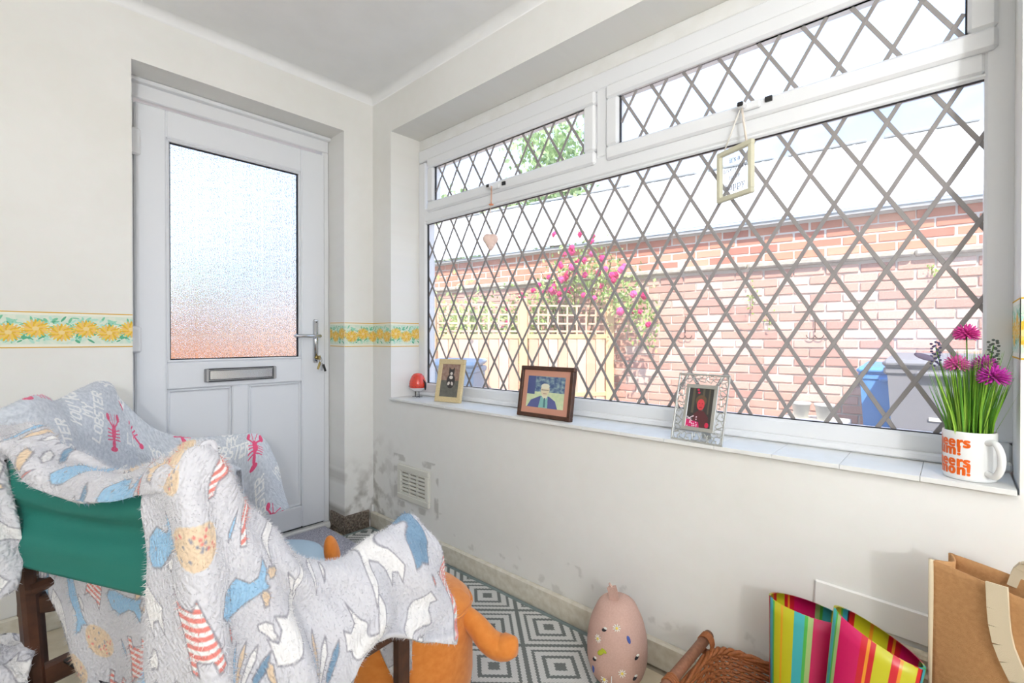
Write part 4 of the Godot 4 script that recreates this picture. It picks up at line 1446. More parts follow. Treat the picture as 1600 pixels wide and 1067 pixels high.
	for i in top.size():
		var p: Vector3 = top[i]
		var f := i / 11.0
		if i < 6:
			back.append(p + Vector3(-0.06, -0.1, -0.03))
			in1.append(p + Vector3(0.035, -0.05, 0.02))
			in2.append(Vector3(p.x + 0.085, p.y - 0.19, p.z + 0.05))
			in3.append(Vector3(p.x + 0.13, 0.47, p.z + 0.075))
		else:
			back.append(p + Vector3(0.012, -0.1, -0.045))
			in1.append(p + Vector3(-0.012, -0.03, 0.035))
			in2.append(Vector3(p.x - 0.012 + 0.02 * f, p.y - 0.12, p.z + 0.075))
			in3.append(Vector3(p.x - 0.01 + 0.03 * f, 0.47 if i < 9 else 0.43, p.z + 0.105))
	# the end of the far arm: the cloth falls free
	back[10] = Vector3(0.69, 0.5, -1.95)
	back[11] = Vector3(0.735, 0.45, -1.9)
	in1[11] = Vector3(0.705, 0.6, -1.835)
	in2[11] = Vector3(0.725, 0.51, -1.81)
	in3[11] = Vector3(0.735, 0.43, -1.795)
	cloth(g, [back, top, in1, in2, in3], 100, 44, 0.008, rip2, Vector2(0.2, 0.1), 0.4)
	# over the near arm
	cloth(g, [[Vector3(0.08, 0.5, -1.7), Vector3(0.25, 0.47, -1.63), Vector3(0.4, 0.47, -1.55), Vector3(0.475, 0.44, -1.52)], [Vector3(0.06, 0.66, -1.72), Vector3(0.25, 0.655, -1.635), Vector3(0.4, 0.668, -1.558), Vector3(0.478, 0.64, -1.53)], [Vector3(0.075, 0.69, -1.76), Vector3(0.26, 0.685, -1.66), Vector3(0.415, 0.692, -1.585), Vector3(0.495, 0.665, -1.555)], [Vector3(0.1, 0.66, -1.79), Vector3(0.28, 0.65, -1.695), Vector3(0.435, 0.66, -1.615), Vector3(0.515, 0.63, -1.585)], [Vector3(0.15, 0.47, -1.81), Vector3(0.3, 0.47, -1.715), Vector3(0.45, 0.47, -1.635), Vector3(0.53, 0.45, -1.6)]], 50, 40, 0.008, rip2, Vector2(0.5, 0.6), 0.3)
	var lo := obj("lobster_blanket", g, M.heather)
	pile(lo, M.heather_print, 1.05, 0.005, 70000.0, 901)
	tag(lo, "heather grey blanket with pink lobsters and white lettering over the chair by the door", "blanket")

# ------------------------------------------------------------------ things on the sill
func photo_frame(label: String, at: Vector3, turn: float, lean: float, w: float, h: float, fw: float, depth: float, fm: Material, mount: Material, mw: float, pic: Image, pic_label: String) -> Node3D:
	var f := thing("photo_frame", label, "photo frame", "", at)
	# local: picture faces -x, width along z
	f.basis = Basis(Vector3.UP, turn) * Basis(Vector3.BACK, -lean)
	for y in [fw * 0.5, h - fw * 0.5]:
		pbox("frame_rail", Vector3(0, y, 0), Vector3(depth, fw, w), fm, f, 0.002)
	for z in [-w * 0.5 + fw * 0.5, w * 0.5 - fw * 0.5]:
		pbox("frame_stile", Vector3(0, h * 0.5, z), Vector3(depth, h - fw * 2 + 0.001, fw), fm, f, 0.002)
	if mount:
		pbox("mount", Vector3(-depth * 0.1, h * 0.5, 0), Vector3(0.002, h - fw * 2 + 0.004, w - fw * 2 + 0.004), mount, f)
	pbox("back_board", Vector3(depth * 0.3, h * 0.5, 0), Vector3(0.004, h - fw, w - fw), M.black, f)
	add_picture(f, -depth * 0.1 - 0.002, h * 0.5, w - fw * 2 - mw * 2, h - fw * 2 - mw * 2, pic, pic_label)
	pbar("strut", Vector3(depth * 0.4, h * 0.6, 0), Vector3(0.03 + h * 0.16, 0.006 + (0.03 + h * 0.16) * tan(lean), 0), 0.03, 0.003, M.black, f)
	return f

func add_picture(f: Node, x: float, y: float, w: float, h: float, pic: Image, label: String) -> void:
	var st := new_st()
	st.set_smooth_group(-1)
	for e in [[-1, -1], [1, 1], [1, -1], [-1, -1], [-1, 1], [1, 1]]:
		st.set_uv(Vector2(0.5 + e[0] * 0.5, 0.5 - e[1] * 0.5))
		st.add_vertex(Vector3(x, y + e[1] * h * 0.5, e[0] * w * 0.5))
	var o := obj("photograph", st, tex_mat(pic, 0.35), f)
	o.set_meta("label", label)

func heart_path(s: float) -> Array:
	var out := []
	for i in 17:
		var t := TAU * i / 16.0
		out.append(Vector3(0, (13 * cos(t) - 5 * cos(2 * t) - 2 * cos(3 * t) - cos(4 * t)) / 17.0 * s, 16 * pow(sin(t), 3) / 17.0 * s))
	return out

func build_sill_things() -> void:
	var gold := mottled(rgb8(206, 184, 136), rgb8(226, 208, 164), 0.5, 9.0, 101, 0.05)
	photo_frame("cream wooden photo frame with a dark picture of a pet beside the red bird", Vector3(1.535, SILL, -1.852), 0.19, 0.2, 0.165, 0.215, 0.026, 0.014, gold, null, 0.0, pet_print(), "sepia picture of a pet")
	photo_frame("brown wooden photo frame with a portrait in a pink mount", Vector3(1.482, SILL, -1.2), 0.0, 0.16, 0.268, 0.205, 0.016, 0.022, M.dark_wood, mat(rgb8(206, 150, 128), 0.9), 0.024, portrait_print(), "portrait of a person in a blue jacket")
	# pierced silver frame
	var silver := mat(rgb8(196, 196, 190), 0.35, 0.8)
	var f := thing("photo_frame", "silver photo frame pierced with small hearts on the sill", "photo frame", "", Vector3(1.449, SILL, -0.581))
	f.basis = Basis(Vector3.UP, -0.1) * Basis(Vector3.BACK, -0.26)
	var w := 0.165
	var h := 0.212
	for y in [0.0025, h - 0.0025]:
		pbox("rim_rail", Vector3(0, y, 0), Vector3(0.005, 0.005, w), silver, f, 0.001)
	for z in [-w * 0.5 + 0.0025, w * 0.5 - 0.0025]:
		pbox("rim_stile", Vector3(0, h * 0.5, z), Vector3(0.005, h - 0.01, 0.005), silver, f, 0.001)
	for y in [0.04, h - 0.04]:
		pbox("inner_rail", Vector3(0, y, 0), Vector3(0.006, 0.012, 0.102), silver, f, 0.001)
	for z in [-0.045, 0.045]:
		pbox("inner_stile", Vector3(0, h * 0.5, z), Vector3(0.006, h - 0.09, 0.012), silver, f, 0.001)
	add_picture(f, -0.001, h * 0.5, 0.08, h - 0.09, party_print(), "dark snapshot of a person in a party hat")
	pbox("back_board", Vector3(0.003, h * 0.5, 0), Vector3(0.003, h - 0.08, 0.09), M.black, f)
	var hst := new_st()
	tube(hst, heart_path(0.0135), 0.0016, 6, false)
	var hm := mesh_of(hst)
	var r := RandomNumberGenerator.new()
	r.seed = 12
	for iy in 9:
		for iz in 7:
			var y := 0.016 + iy * 0.0225
			var z := -w * 0.5 + 0.0165 + iz * 0.022
			if y > 0.032 and y < h - 0.032 and absf(z) < 0.052:
				continue
			copy_mesh("heart", hm, silver, f, Transform3D(Basis(Vector3.RIGHT, r.randf_range(-2.5, 2.5)), Vector3(0, y, z)))
	pbar("strut", Vector3(0.004, h * 0.55, 0), Vector3(0.07, 0.02, 0), 0.03, 0.003, silver, f)
	# glass robin
	var b := thing("bird_figurine", "small red glass bird with wire legs in the corner of the sill", "figurine", "", Vector3(1.566, SILL, -2.14))
	b.scale = Vector3(1.2, 1.02, 1.2)
	var red := mat(rgb8(224, 58, 30), 0.08)
	red.clearcoat_enabled = true
	red.clearcoat = 1.0
	var bs := new_st()
	lathe(bs, [Vector2(0.0, 0.03), Vector2(0.022, 0.034), Vector2(0.035, 0.048), Vector2(0.038, 0.064), Vector2(0.036, 0.083), Vector2(0.031, 0.1), Vector2(0.026, 0.112), Vector2(0.018, 0.122), Vector2(0.008, 0.126), Vector2(0.0, 0.127)], 24)
	obj("body", bs, red, b)
	var pale := new_st()
	lathe(pale, [Vector2(0.0, 0.0285), Vector2(0.021, 0.032), Vector2(0.034, 0.045), Vector2(0.0365, 0.05)], 24)
	obj("belly", pale, mat(rgb8(236, 230, 226), 0.1), b)
	for s in [-1.0, 1.0]:
		var e := new_st()
		ellipsoid(e, Vector3(-0.012, 0.112, 0.016 * s + 0.003), Vector3(0.003, 0.003, 0.003), Basis(), 6)
		obj("eye", e, M.black, b)
		var wg := new_st()
		tube(wg, [Vector3(0.006, 0.1, s * 0.026), Vector3(0.012, 0.075, s * 0.04), Vector3(0.012, 0.05, s * 0.04), Vector3(0.016, 0.038, s * 0.034)], [0.002, 0.0045, 0.0045, 0.002], 8)
		obj("wing", wg, M.black, b)
		var lg := new_st()
		tube(lg, [Vector3(-0.002, 0.034, s * 0.012), Vector3(-0.002, 0.004, s * 0.014)], 0.0016, 6)
		for k in 4:
			tube(lg, [Vector3(-0.002, 0.003, s * 0.014), Vector3(-0.002 + cos(k * 1.57 + 0.5) * 0.014, 0.0015, s * 0.014 + sin(k * 1.57 + 0.5) * 0.014)], 0.0013, 6)
		obj("leg", lg, M.black, b)
	var bk := new_st()
	tube(bk, [Vector3(-0.018, 0.106, 0.008), Vector3(-0.03, 0.103, 0.012)], [0.004, 0.0008], 8)
	obj("beak", bk, M.black, b)
	for k in 14:
		var an := 2.0 + (k % 5) * 0.45
		var yy := 0.058 + (k / 5) * 0.014
		var e := new_st()
		ellipsoid(e, Vector3(cos(an) * 0.0372, yy, sin(an) * 0.0372) * Vector3(1.0 - (k / 5) * 0.06, 1, 1.0 - (k / 5) * 0.06), Vector3(0.0015, 0.0015, 0.004), Basis(Vector3.UP, -an + PI / 2) , 5)
		obj("speckle", e, M.black, b)
	build_mug()
	# hanging heart
	var hh := thing("hanging_heart", "pale pink beaded heart hanging on a cord in front of the glass", "ornament", "", Vector3(1.585, 1.5, -1.6))
	hh.rotation.y = 0.8
	var rose := mottled(rgb8(226, 190, 176), rgb8(242, 220, 210), 0.5, 30.0, 103, 0.08)
	var hs := new_st()
	for e in [[0.015, 0.012, 0.024], [0.015, -0.012, 0.024], [0.0, 0.0, 0.026], [-0.018, 0.0, 0.017], [-0.03, 0.0, 0.01]]:
		ellipsoid(hs, Vector3(0, e[0], e[1]), Vector3(0.014, e[2], e[2]), Basis(), 10)
	obj("heart", hs, rose, hh)
	ptube("cord", [Vector3(0, 0.035, 0), Vector3(0, 0.17, 0.0), Vector3(0.0, 0.262, 0.002)], 0.0013, M.string, hh, 6)
	ptube("ribbon", [Vector3(0.0, 0.18, 0.004), Vector3(0.002, 0.262, 0.006)], 0.0018, mat(rgb8(220, 160, 132), 0.8), hh, 6)
	var kn := new_st()
	ellipsoid(kn, Vector3(0, 0.175, 0.003), Vector3(0.005, 0.005, 0.012), Basis(), 6)
	obj("knot", kn, mat(rgb8(214, 140, 104), 0.8), hh)
	# hanging sign
	var s := thing("hanging_sign", "small sage wooden frame with handwriting on clear glass hanging from the window handle", "sign", "", Vector3(1.607, 1.578, -0.52))
	s.rotation.y = -0.45
	var sage := mat(rgb8(214, 210, 184), 0.7)
	for y in [-0.074, 0.074]:
		pbox("frame_rail", Vector3(0, y, 0), Vector3(0.016, 0.015, 0.14), sage, s, 0.002)
	for z in [-0.0625, 0.0625]:
		pbox("frame_stile", Vector3(0, 0, z), Vector3(0.016, 0.134, 0.015), sage, s, 0.002)
	pbox("pane", Vector3(0.002, 0, 0), Vector3(0.003, 0.134, 0.112), M.glass, s)
	var ink := mat(rgb8(128, 128, 134), 0.7)
	var lines := [["it's a", 0.042, 0.02], ["lovely day", 0.014, 0.019], ["to be", -0.012, 0.019], ["happy", -0.042, 0.026]]
	for l in lines:
		var tm := TextMesh.new()
		tm.text = l[0]
		var fo := SystemFont.new()
		fo.font_names = PackedStringArray(["Droid Serif"])
		fo.font_italic = true
		tm.font = fo
		tm.font_size = 32
		tm.pixel_size = l[2] / 32.0
		tm.depth = 0.0008
		copy_mesh("lettering", tm, ink, s, Transform3D(Basis(Vector3.UP, -PI / 2), Vector3(-0.001, l[1], 0)))
	ptube("ribbon", [Vector3(0, 0.08, -0.045), Vector3(0.004, 0.2, 0.02)], 0.0022, mat(rgb8(236, 232, 222), 0.8), s, 6)
	ptube("ribbon", [Vector3(0, 0.08, 0.045), Vector3(0.004, 0.2, 0.022)], 0.0035, mat(rgb8(232, 220, 206), 0.8), s, 6)

func build_mug() -> void:
	var at := Vector3(1.502, SILL, 0.022)
	var m := thing("mug", "white mug with bold orange lettering holding artificial flowers at the end of the sill", "mug", "", at)
	var R := 0.046
	var H := 0.108
	var st := new_st()
	lathe(st, [Vector2(0.0, 0.004), Vector2(R - 0.006, 0.004), Vector2(R - 0.004, 0.0), Vector2(R - 0.001, 0.002), Vector2(R, 0.008), Vector2(R, H - 0.003), Vector2(R - 0.001, H), Vector2(R - 0.003, H), Vector2(R - 0.0042, H - 0.003), Vector2(R - 0.0045, 0.012), Vector2(R - 0.01, 0.009), Vector2(0.0, 0.009)], 48)
	obj("body", st, M.ceramic, m)
	# the camera stands towards (-1, 0); the handle points towards +z and the camera
	var ha := 2.47
	var dirv := Vector3(cos(ha), 0, sin(ha))
	var hp := smooth_rows([dirv * (R - 0.002) + Vector3(0, 0.088, 0), dirv * (R + 0.018) + Vector3(0, 0.09, 0), dirv * (R + 0.031) + Vector3(0, 0.07, 0), dirv * (R + 0.031) + Vector3(0, 0.042, 0), dirv * (R + 0.018) + Vector3(0, 0.02, 0), dirv * (R - 0.002) + Vector3(0, 0.022, 0)], 22)
	ptube("handle", hp, 0.0068, M.ceramic, m, 12)
	# lettering bent round the body; text ends near the handle side and runs off round the far side
	var blocks := [["cheers", 0.084, 0.0], ["mum!", 0.066, -0.016], ["cheers", 0.041, 0.0], ["mon!", 0.023, 0.0]]
	for b in blocks:
		var tm := TextMesh.new()
		tm.text = b[0]
		var fo := SystemFont.new()
		fo.font_names = PackedStringArray(["Droid Sans"])
		fo.font_weight = 700
		tm.font = fo
		tm.font_size = 48
		tm.pixel_size = 0.0285 / 48.0
		tm.depth = 0.0
		tm.curve_step = 2.0
		tm.horizontal_alignment = HORIZONTAL_ALIGNMENT_RIGHT
		var arr := tm.get_mesh_arrays()
		var vs: PackedVector3Array = arr[Mesh.ARRAY_VERTEX]
		var ns: PackedVector3Array = arr[Mesh.ARRAY_NORMAL]
		var hi := -1e9
		for v in vs:
			hi = maxf(hi, v.x)
		for i in vs.size():
			# text reads left to right with growing x; seen from outside that is a falling angle in this frame
			var x: float = (vs[i].x - hi) * 0.95 + b[2]
			var an := 3.13 - x / R
			var n := Vector3(cos(an), 0, sin(an))
			vs[i] = n * (R + 0.0005) + Vector3(0, b[1] + (vs[i].y) * 1.0, 0)
			ns[i] = n
		arr[Mesh.ARRAY_VERTEX] = vs
		arr[Mesh.ARRAY_NORMAL] = ns
		arr[Mesh.ARRAY_TANGENT] = null
		var am := ArrayMesh.new()
		am.add_surface_from_arrays(Mesh.PRIMITIVE_TRIANGLES, arr)
		var bold := SurfaceTool.new()
		bold.begin(Mesh.PRIMITIVE_TRIANGLES)
		for k in 7:
			# heavy letters: the same outline laid round itself
			bold.append_from(am, 0, Transform3D(Basis(Vector3.UP, 0.02 * cos(k * 1.05)), Vector3(0, 0.0009 * sin(k * 1.05), 0)))
		copy_mesh("lettering", bold.commit(), M.orange_ink, m, Transform3D())
	# artificial flowers
	var f := thing("artificial_flowers", "tuft of artificial grass with magenta pompom flowers in the white mug", "flowers", "", at + Vector3(0, 0.01, 0))
	var greens := [rgb8(122, 172, 46), rgb8(96, 152, 40), rgb8(150, 190, 66), rgb8(74, 128, 38)]
	var r := RandomNumberGenerator.new()
	r.seed = 77
	for c in 4:
		var g := new_st()
		g.set_smooth_group(0)
		for k in 110:
			var an := r.randf() * TAU
			var q := sqrt(r.randf())
			var base := Vector3(cos(an), 0, sin(an)) * q * 0.03
			var hgt := r.randf_range(0.18, 0.28)
			var spread := r.randf_range(0.004, 0.03) * (0.5 + q) * (2.4 if k % 18 == 0 else 1.25)
			var tip := base + Vector3(cos(an + r.randf_range(-0.6, 0.6)), 0, sin(an + r.randf_range(-0.6, 0.6))) * spread + Vector3(0, hgt, 0)
			var mid := base.lerp(tip, 0.55) - Vector3(cos(an), 0, sin(an)) * spread * 0.25
			var sd := Vector3(cos(an * 3.0), 0, sin(an * 3.0)) * 0.0016
			for e in [[base, mid, 1.0, 0.9], [mid, tip, 0.9, 0.12]]:
				var a: Vector3 = e[0]
				var b2: Vector3 = e[1]
				for t in [[a - sd * e[2], b2 + sd * e[3], a + sd * e[2]], [a - sd * e[2], b2 - sd * e[3], b2 + sd * e[3]]]:
					for p in t:
						g.add_vertex(p)
		var gm := mat(greens[c], 0.6)
		gm.backlight_enabled = true
		gm.backlight = greens[c] * 0.6
		var go := obj("grass_blades", g, gm, f)
		go.set_meta("kind", "stuff")
	var tones := [rgb8(212, 62, 150), rgb8(186, 48, 160), rgb8(222, 96, 170), rgb8(196, 58, 170)]
	var heads := [[Vector3(-0.006, 0.315, -0.006), 0.025, 0], [Vector3(-0.05, 0.222, 0.036), 0.029, 1], [Vector3(-0.006, 0.245, -0.022), 0.025, 2], [Vector3(0.006, 0.245, 0.024), 0.025, 3]]
	for hd in heads:
		var c: Vector3 = hd[0]
		ptube("flower_stem", [Vector3(c.x * 0.3, 0.0, c.z * 0.3), Vector3(c.x * 0.6, c.y * 0.6, c.z * 0.5), c], 0.0013, mat(greens[3], 0.7), f, 6)
		var st2 := new_st()
		for k in 70:
			var y := 1.0 - 1.7 * (k + 0.5) / 70.0
			var an := k * 2.39996
			var dv := Vector3(sqrt(1 - y * y) * cos(an), y * 0.75, sqrt(1 - y * y) * sin(an)).normalized()
			var sx := dv.cross(Vector3(0.3, 1, 0.2)).normalized()
			ellipsoid(st2, c + dv * hd[1] * 0.62, Vector3(0.003, hd[1] * 0.42, 0.0014), Basis(sx, dv, sx.cross(dv)), 4)
		obj("flower_head", st2, mat(tones[hd[2]], 0.7), f)
		var cy := new_st()
		ellipsoid(cy, c + Vector3(-0.004, 0.004, 0.004), Vector3(0.006, 0.005, 0.006), Basis(), 6)
		obj("flower_eye", cy, mat(rgb8(150, 60, 70), 0.8), f)
	for sp in [Vector3(-0.005, 0.285, -0.058), Vector3(0.004, 0.29, 0.038)]:
		ptube("sprig_stem", [Vector3(0, 0, 0), Vector3(sp.x * 0.5, 0.13, sp.z * 0.45), sp], 0.0012, mat(greens[3], 0.7), f, 6)
		var st3 := new_st()
		for k in 26:
			var an := k * 2.4
			ellipsoid(st3, sp + Vector3(cos(an) * 0.008, 0.012 - k * 0.0022, sin(an) * 0.008), Vector3(0.0032, 0.0026, 0.0032), Basis(), 4)
		obj("sprig_buds", st3, mat(rgb8(74, 84, 78) if sp.z > 0 else rgb8(86, 80, 112), 0.8), f)
	# a drooping purple-grey leaf beside the sprig
	var lf := new_st()
	ellipsoid(lf, Vector3(-0.01, 0.262, -0.078), Vector3(0.003, 0.007, 0.02), Basis(Vector3.RIGHT, 0.35), 8)
	obj("dusky_leaf", lf, mat(rgb8(124, 116, 140), 0.8), f)

# ------------------------------------------------------------------ outside
func build_yard() -> void:
	structure(pbox("ground_yard", Vector3(6.0, YARD - 0.1, -6.0), Vector3(40, 0.2, 40), mottled(rgb8(150, 146, 140), rgb8(182, 178, 170), 0.95, 0.6, 110), self), "concrete yard outside the window")
	# brick garden wall: local x along it, local z towards the house
	var X := Vector3(0.139, 0, 0.9903)
	var N := Vector3(-0.9903, 0, 0.139)
	var wall := thing("brick_garden_wall", "old red brick wall with a weathered ledge on the far side of the yard", "wall")
	wall.transform = Transform3D(Basis(X, Vector3.UP, N), Vector3(4.68, 0, -0.139))
	pbox("mortar", Vector3(-2.6, 0.94, -0.12), Vector3(9.4, 2.18, 0.2), mottled(rgb8(222, 214, 204), rgb8(234, 229, 221), 0.95, 3.0, 111), wall)
	var low := [mottled(rgb8(206, 160, 144), rgb8(222, 194, 182), 0.95, 6.0, 112, 0.05), mottled(rgb8(196, 144, 128), rgb8(216, 182, 168), 0.95, 6.0, 113, 0.05), mottled(rgb8(212, 176, 162), rgb8(228, 208, 198), 0.95, 6.0, 114, 0.05), mottled(rgb8(184, 136, 124), rgb8(206, 168, 156), 0.95, 6.0, 115, 0.05)]
	var high := [mat(rgb8(208, 146, 122), 0.95), mat(rgb8(198, 132, 112), 0.95), mat(rgb8(216, 160, 136), 0.95), mat(rgb8(192, 124, 108), 0.95)]
	var r := RandomNumberGenerator.new()
	r.seed = 5
	var bm := []
	for v in 3:
		var st := new_st()
		box(st, Vector3.ZERO, Vector3([0.213, 0.211, 0.215][v], 0.063, 0.04), 0.004)
		bm.append(mesh_of(st))
	var hb := []
	for v in 2:
		var st := new_st()
		box(st, Vector3.ZERO, Vector3(0.1, 0.063, 0.04), 0.004)
		hb.append(mesh_of(st))
	var rest := new_st()
	var rest_hi := new_st()
	var left := 298
	var list := []
	for row in 29:
		var y := -0.11 + row * 0.0745
		if y > 1.655 and y < 1.72 or y > 2.02:
			continue
		var x := 1.6 - (0.1125 if row % 2 else 0.0)
		while x > -7.2:
			list.append([x, y, row])
			x -= 0.225
	# the bricks that show largest: near ones above the sill line
	list.sort_custom(func(a, b): return absf(a[0] + 0.6) + (3.0 if a[1] < 0.52 else 0.0) < absf(b[0] + 0.6) + (3.0 if b[1] < 0.52 else 0.0))
	for e in list:
		var jit := Vector3(r.randf_range(-0.003, 0.003), r.randf_range(-0.002, 0.002), r.randf_range(-0.006, 0.004))
		var p := Vector3(e[0], e[1], -0.024) + jit
		var up: bool = e[1] > 1.7
		if up:
			p.z -= 0.01
		if left > 0:
			left -= 1
			copy_mesh("brick", bm[r.randi() % 3], (high if up else low)[r.randi() % 4], wall, Transform3D(Basis(Vector3.UP, r.randf_range(-0.01, 0.01)), p))
		else:
			box(rest_hi if up else rest, p, Vector3(0.212, 0.063, 0.04), 0.004)
	obj("far_bricks", rest, low[1], wall).set_meta("kind", "stuff")
	obj("far_bricks", rest_hi, high[0], wall).set_meta("kind", "stuff")
	for k in 16:
		pbox("ledge_stone", Vector3(1.3 - k * 0.56, 1.688 + r.randf_range(-0.005, 0.005), 0.0), Vector3(0.55, 0.05, 0.1), mottled(rgb8(170, 162, 148), rgb8(206, 200, 188), 0.95, 4.0, 118) if k == 0 else M.stone, wall, 0.012) if k > 0 else ledge_first(wall)
	# iron hooks on the wall
	for hx in [-0.72, -1.75]:
		var hk := thing("iron_hook", "rusty double iron hook on the brick wall above the pots" if hx > -1.0 else "rusty iron hook on the brick wall beside the climbing rose", "hook", "hooks on the brick wall")
		hk.transform = Transform3D(wall.transform.basis, wall.transform * Vector3(hx, 1.1, 0.01))
		ptube("shank", [Vector3(0, 0.16, 0.004), Vector3(0, 0, 0.012)], 0.004, M.iron, hk, 6)
		for s in [-1, 1]:
			var pts := []
			for i in 9:
				pts.append(Vector3(s * 0.03 - s * 0.03 * cos(PI * i / 8.0), -0.02 - sin(PI * i / 8.0) * 0.03, 0.012))
			ptube("curl", pts, 0.004, M.iron, hk, 6)
	# weeds growing out of the wall
	for w in [[-1.18, 1.42, 46, 0.16, "tall bushy weed growing on the brick wall just below the ledge"], [0.0, 1.55, 12, 0.05, "tiny weed under the ledge of the brick wall above the bins"], [-1.05, 1.22, 20, 0.08, "low weed under the tall bushy one on the brick wall"], [-2.2, 1.28, 10, 0.05, "small weed on the brick wall beside the rose"]]:
		leaf_clump("wall_weed", w[4], "weed", "weeds on the brick wall", wall.transform * Vector3(w[0], w[1], 0.03), Vector3(w[3] * 0.7, w[3] * 1.2, 0.04), w[2], 0.026, [rgb8(150, 186, 86), rgb8(176, 204, 110)], 200 + int(w[2]))
	# white sheeted roof behind the wall
	var roof := thing("sheet_roof", "white sheeted roof sloping up behind the brick wall", "roof")
	roof.transform = wall.transform
	var eave := Vector3(0, 2.06, 0.1)
	var ridge := Vector3(0, 3.34, -2.35)
	var rs := new_st()
	var d := ridge - eave
	for k in 12:
		var x := -0.44 + k * 0.08
		bar(rs, Vector3(x, 0, 0), Vector3(x, 0, 0) + d, 0.081, 0.012, 0.003)
		if k % 3 == 0:
			bar(rs, Vector3(x, 0.008, 0), Vector3(x, 0.008, 0) + d, 0.03, 0.012, 0.004)
	var rm := mesh_of(rs)
	for k in 9:
		copy_mesh("roof_sheet", rm, M.roof if k % 3 else M.roof2, roof, Transform3D(Basis(), eave + Vector3(1.2 - k * 0.96, 0.003 * (k % 2), 0)))
		pbox("ridge_cap", Vector3(1.2 - k * 0.96, 3.36, -2.35), Vector3(0.8, 0.03, 0.12), M.roof_dark, roof, 0.01)
	pbox("fascia", Vector3(-2.6, 2.03, 0.06), Vector3(8.9, 0.03, 0.03), M.roof_dark, roof)
	# fence with trellis across the end of the yard
	var fence := thing("trellis_fence", "pale wooden board fence topped with square trellis below the roses", "fence")
	var posts := [Vector3(4.2, YARD, -2.55), Vector3(3.5, YARD, -3.08), Vector3(2.81, YARD, -3.61), Vector3(2.1, YARD, -4.15)]
	for p in posts:
		pbox("post", p + Vector3(0, 0.79, 0), Vector3(0.08, 1.6, 0.08), M.fence_post, fence, 0.006, Basis(Vector3.UP, 0.65))
	for k in 3:
		var a: Vector3 = posts[k]
		var b: Vector3 = posts[k + 1]
		var dd := (b - a).normalized()
		var ba := Basis(dd, Vector3.UP, dd.cross(Vector3.UP))
		var len := a.distance_to(b)
		for i in 8:
			var c: Vector3 = a + dd * (0.05 + (i + 0.5) * (len - 0.1) / 8.0)
			pbox("board", c + Vector3(0, 0.61, 0), Vector3((len - 0.1) / 8.0 - 0.004, 1.2, 0.016), M.fence_board[(i + k) % 3], fence, 0.003, ba * Basis(Vector3.UP, 0.05))
		for y in [0.06, 0.65, 1.22]:
			pbar("rail", a + Vector3(0, y, 0), b + Vector3(0, y, 0), 0.03, 0.045, M.fence_post, fence, 0.004)
		for i in 9:
			var c: Vector3 = a + dd * (0.05 + i * (len - 0.1) / 8.0)
			pbox("trellis_slat", c + Vector3(0, 1.385, 0), Vector3(0.018, 0.29, 0.012), M.fence_board[0], fence, 0.002, ba)
		for y in [1.27, 1.345, 1.43, 1.52]:
			pbar("trellis_slat", a + Vector3(0, y, 0), b + Vector3(0, y, 0), 0.012, 0.018, M.fence_board[0], fence, 0.002)
	# climbing rose over the fence
	var rose := thing("climbing_rose", "climbing rose with bright pink blooms trained over the fence and wall", "rose bush", "", Vector3(3.95, YARD, -2.9))
	for k in 9:
		var e := Vector3(r.randf_range(-0.25, 0.3), r.randf_range(1.5, 2.1), r.randf_range(-0.8, 0.75))
		ptube("stem", [Vector3(0.15, 0, 0.0), Vector3(0.15 + e.x * 0.3, 0.9, e.z * 0.3), e + Vector3(0.1, -0.1, 0), e], [0.014, 0.01, 0.006, 0.003], mat(rgb8(110, 104, 70), 0.9), rose, 6)
	var lv := leaf_mesh(0.045)
	leaf_multi("leaves", rose, lv, 2100, func(rr: RandomNumberGenerator) -> Vector3:
		var z := rr.randf_range(-0.85, 0.85)
		var hgt := 1.82 + 0.16 * sin(z * 4.0 + 1.0) - 0.25 * absf(z - 0.2)
		return Vector3(rr.randf_range(-0.1, 0.28) + z * 0.1, hgt + rr.randfn(0.0, 0.14) - 0.22 * rr.randf(), z), [rgb8(162, 190, 112), rgb8(138, 170, 96), rgb8(186, 206, 138)], 301)
	leaf_clump("garden_shrub", "pale green shrub growing behind the trellis fence", "shrub", "", Vector3(3.45, 1.22, -3.75), Vector3(0.62, 0.3, 0.5), 900, 0.06, [rgb8(176, 196, 124), rgb8(196, 210, 150)], 303)
	var bl := new_st()
	for k in 12:
		var an := k * 2.4
		var q := 0.25 + 0.75 * (k / 12.0)
		var dv := Vector3(cos(an) * q, 1.1 - q, sin(an) * q).normalized()
		var sx := dv.cross(Vector3(0.1, 0.2, 1)).normalized()
		ellipsoid(bl, dv * 0.022 * q, Vector3(0.018, 0.02, 0.005), Basis(sx, sx.cross(dv), dv), 5)
	var bmesh := mesh_of(bl)
	var pinks := [mat(rgb8(226, 60, 130), 0.8), mat(rgb8(236, 96, 156), 0.8), mat(rgb8(210, 46, 110), 0.8)]
	for k in 64:
		var z := r.randf_range(-0.8, 0.85)
		var p := Vector3(r.randf_range(-0.22, 0.1) + z * 0.1, 1.82 + 0.16 * sin(z * 4.0 + 1.0) - 0.25 * absf(z - 0.2) + r.randfn(0.0, 0.14), z)
		var dv := Vector3(-0.8, r.randf_range(0.1, 0.8), r.randf_range(-0.5, 0.7)).normalized()
		var sx := dv.cross(Vector3.UP).normalized()
		copy_mesh("bloom", bmesh, pinks[k % 3], rose, Transform3D(Basis(sx, dv, sx.cross(dv)) * r.randf_range(0.9, 1.5), p))
	# wheelie bins
	bin_unit("blue plastic wheelie bin with lid against the brick wall", Vector3(4.37, YARD, -0.27), -1.57, 0.48, 0.46, 1.02, M.bin_blue)
	bin_unit("dark grey plastic wheelie bin with lid in front of the blue bin", Vector3(3.82, YARD, -0.03), -1.57, 0.56, 0.56, 1.1, M.bin_grey)
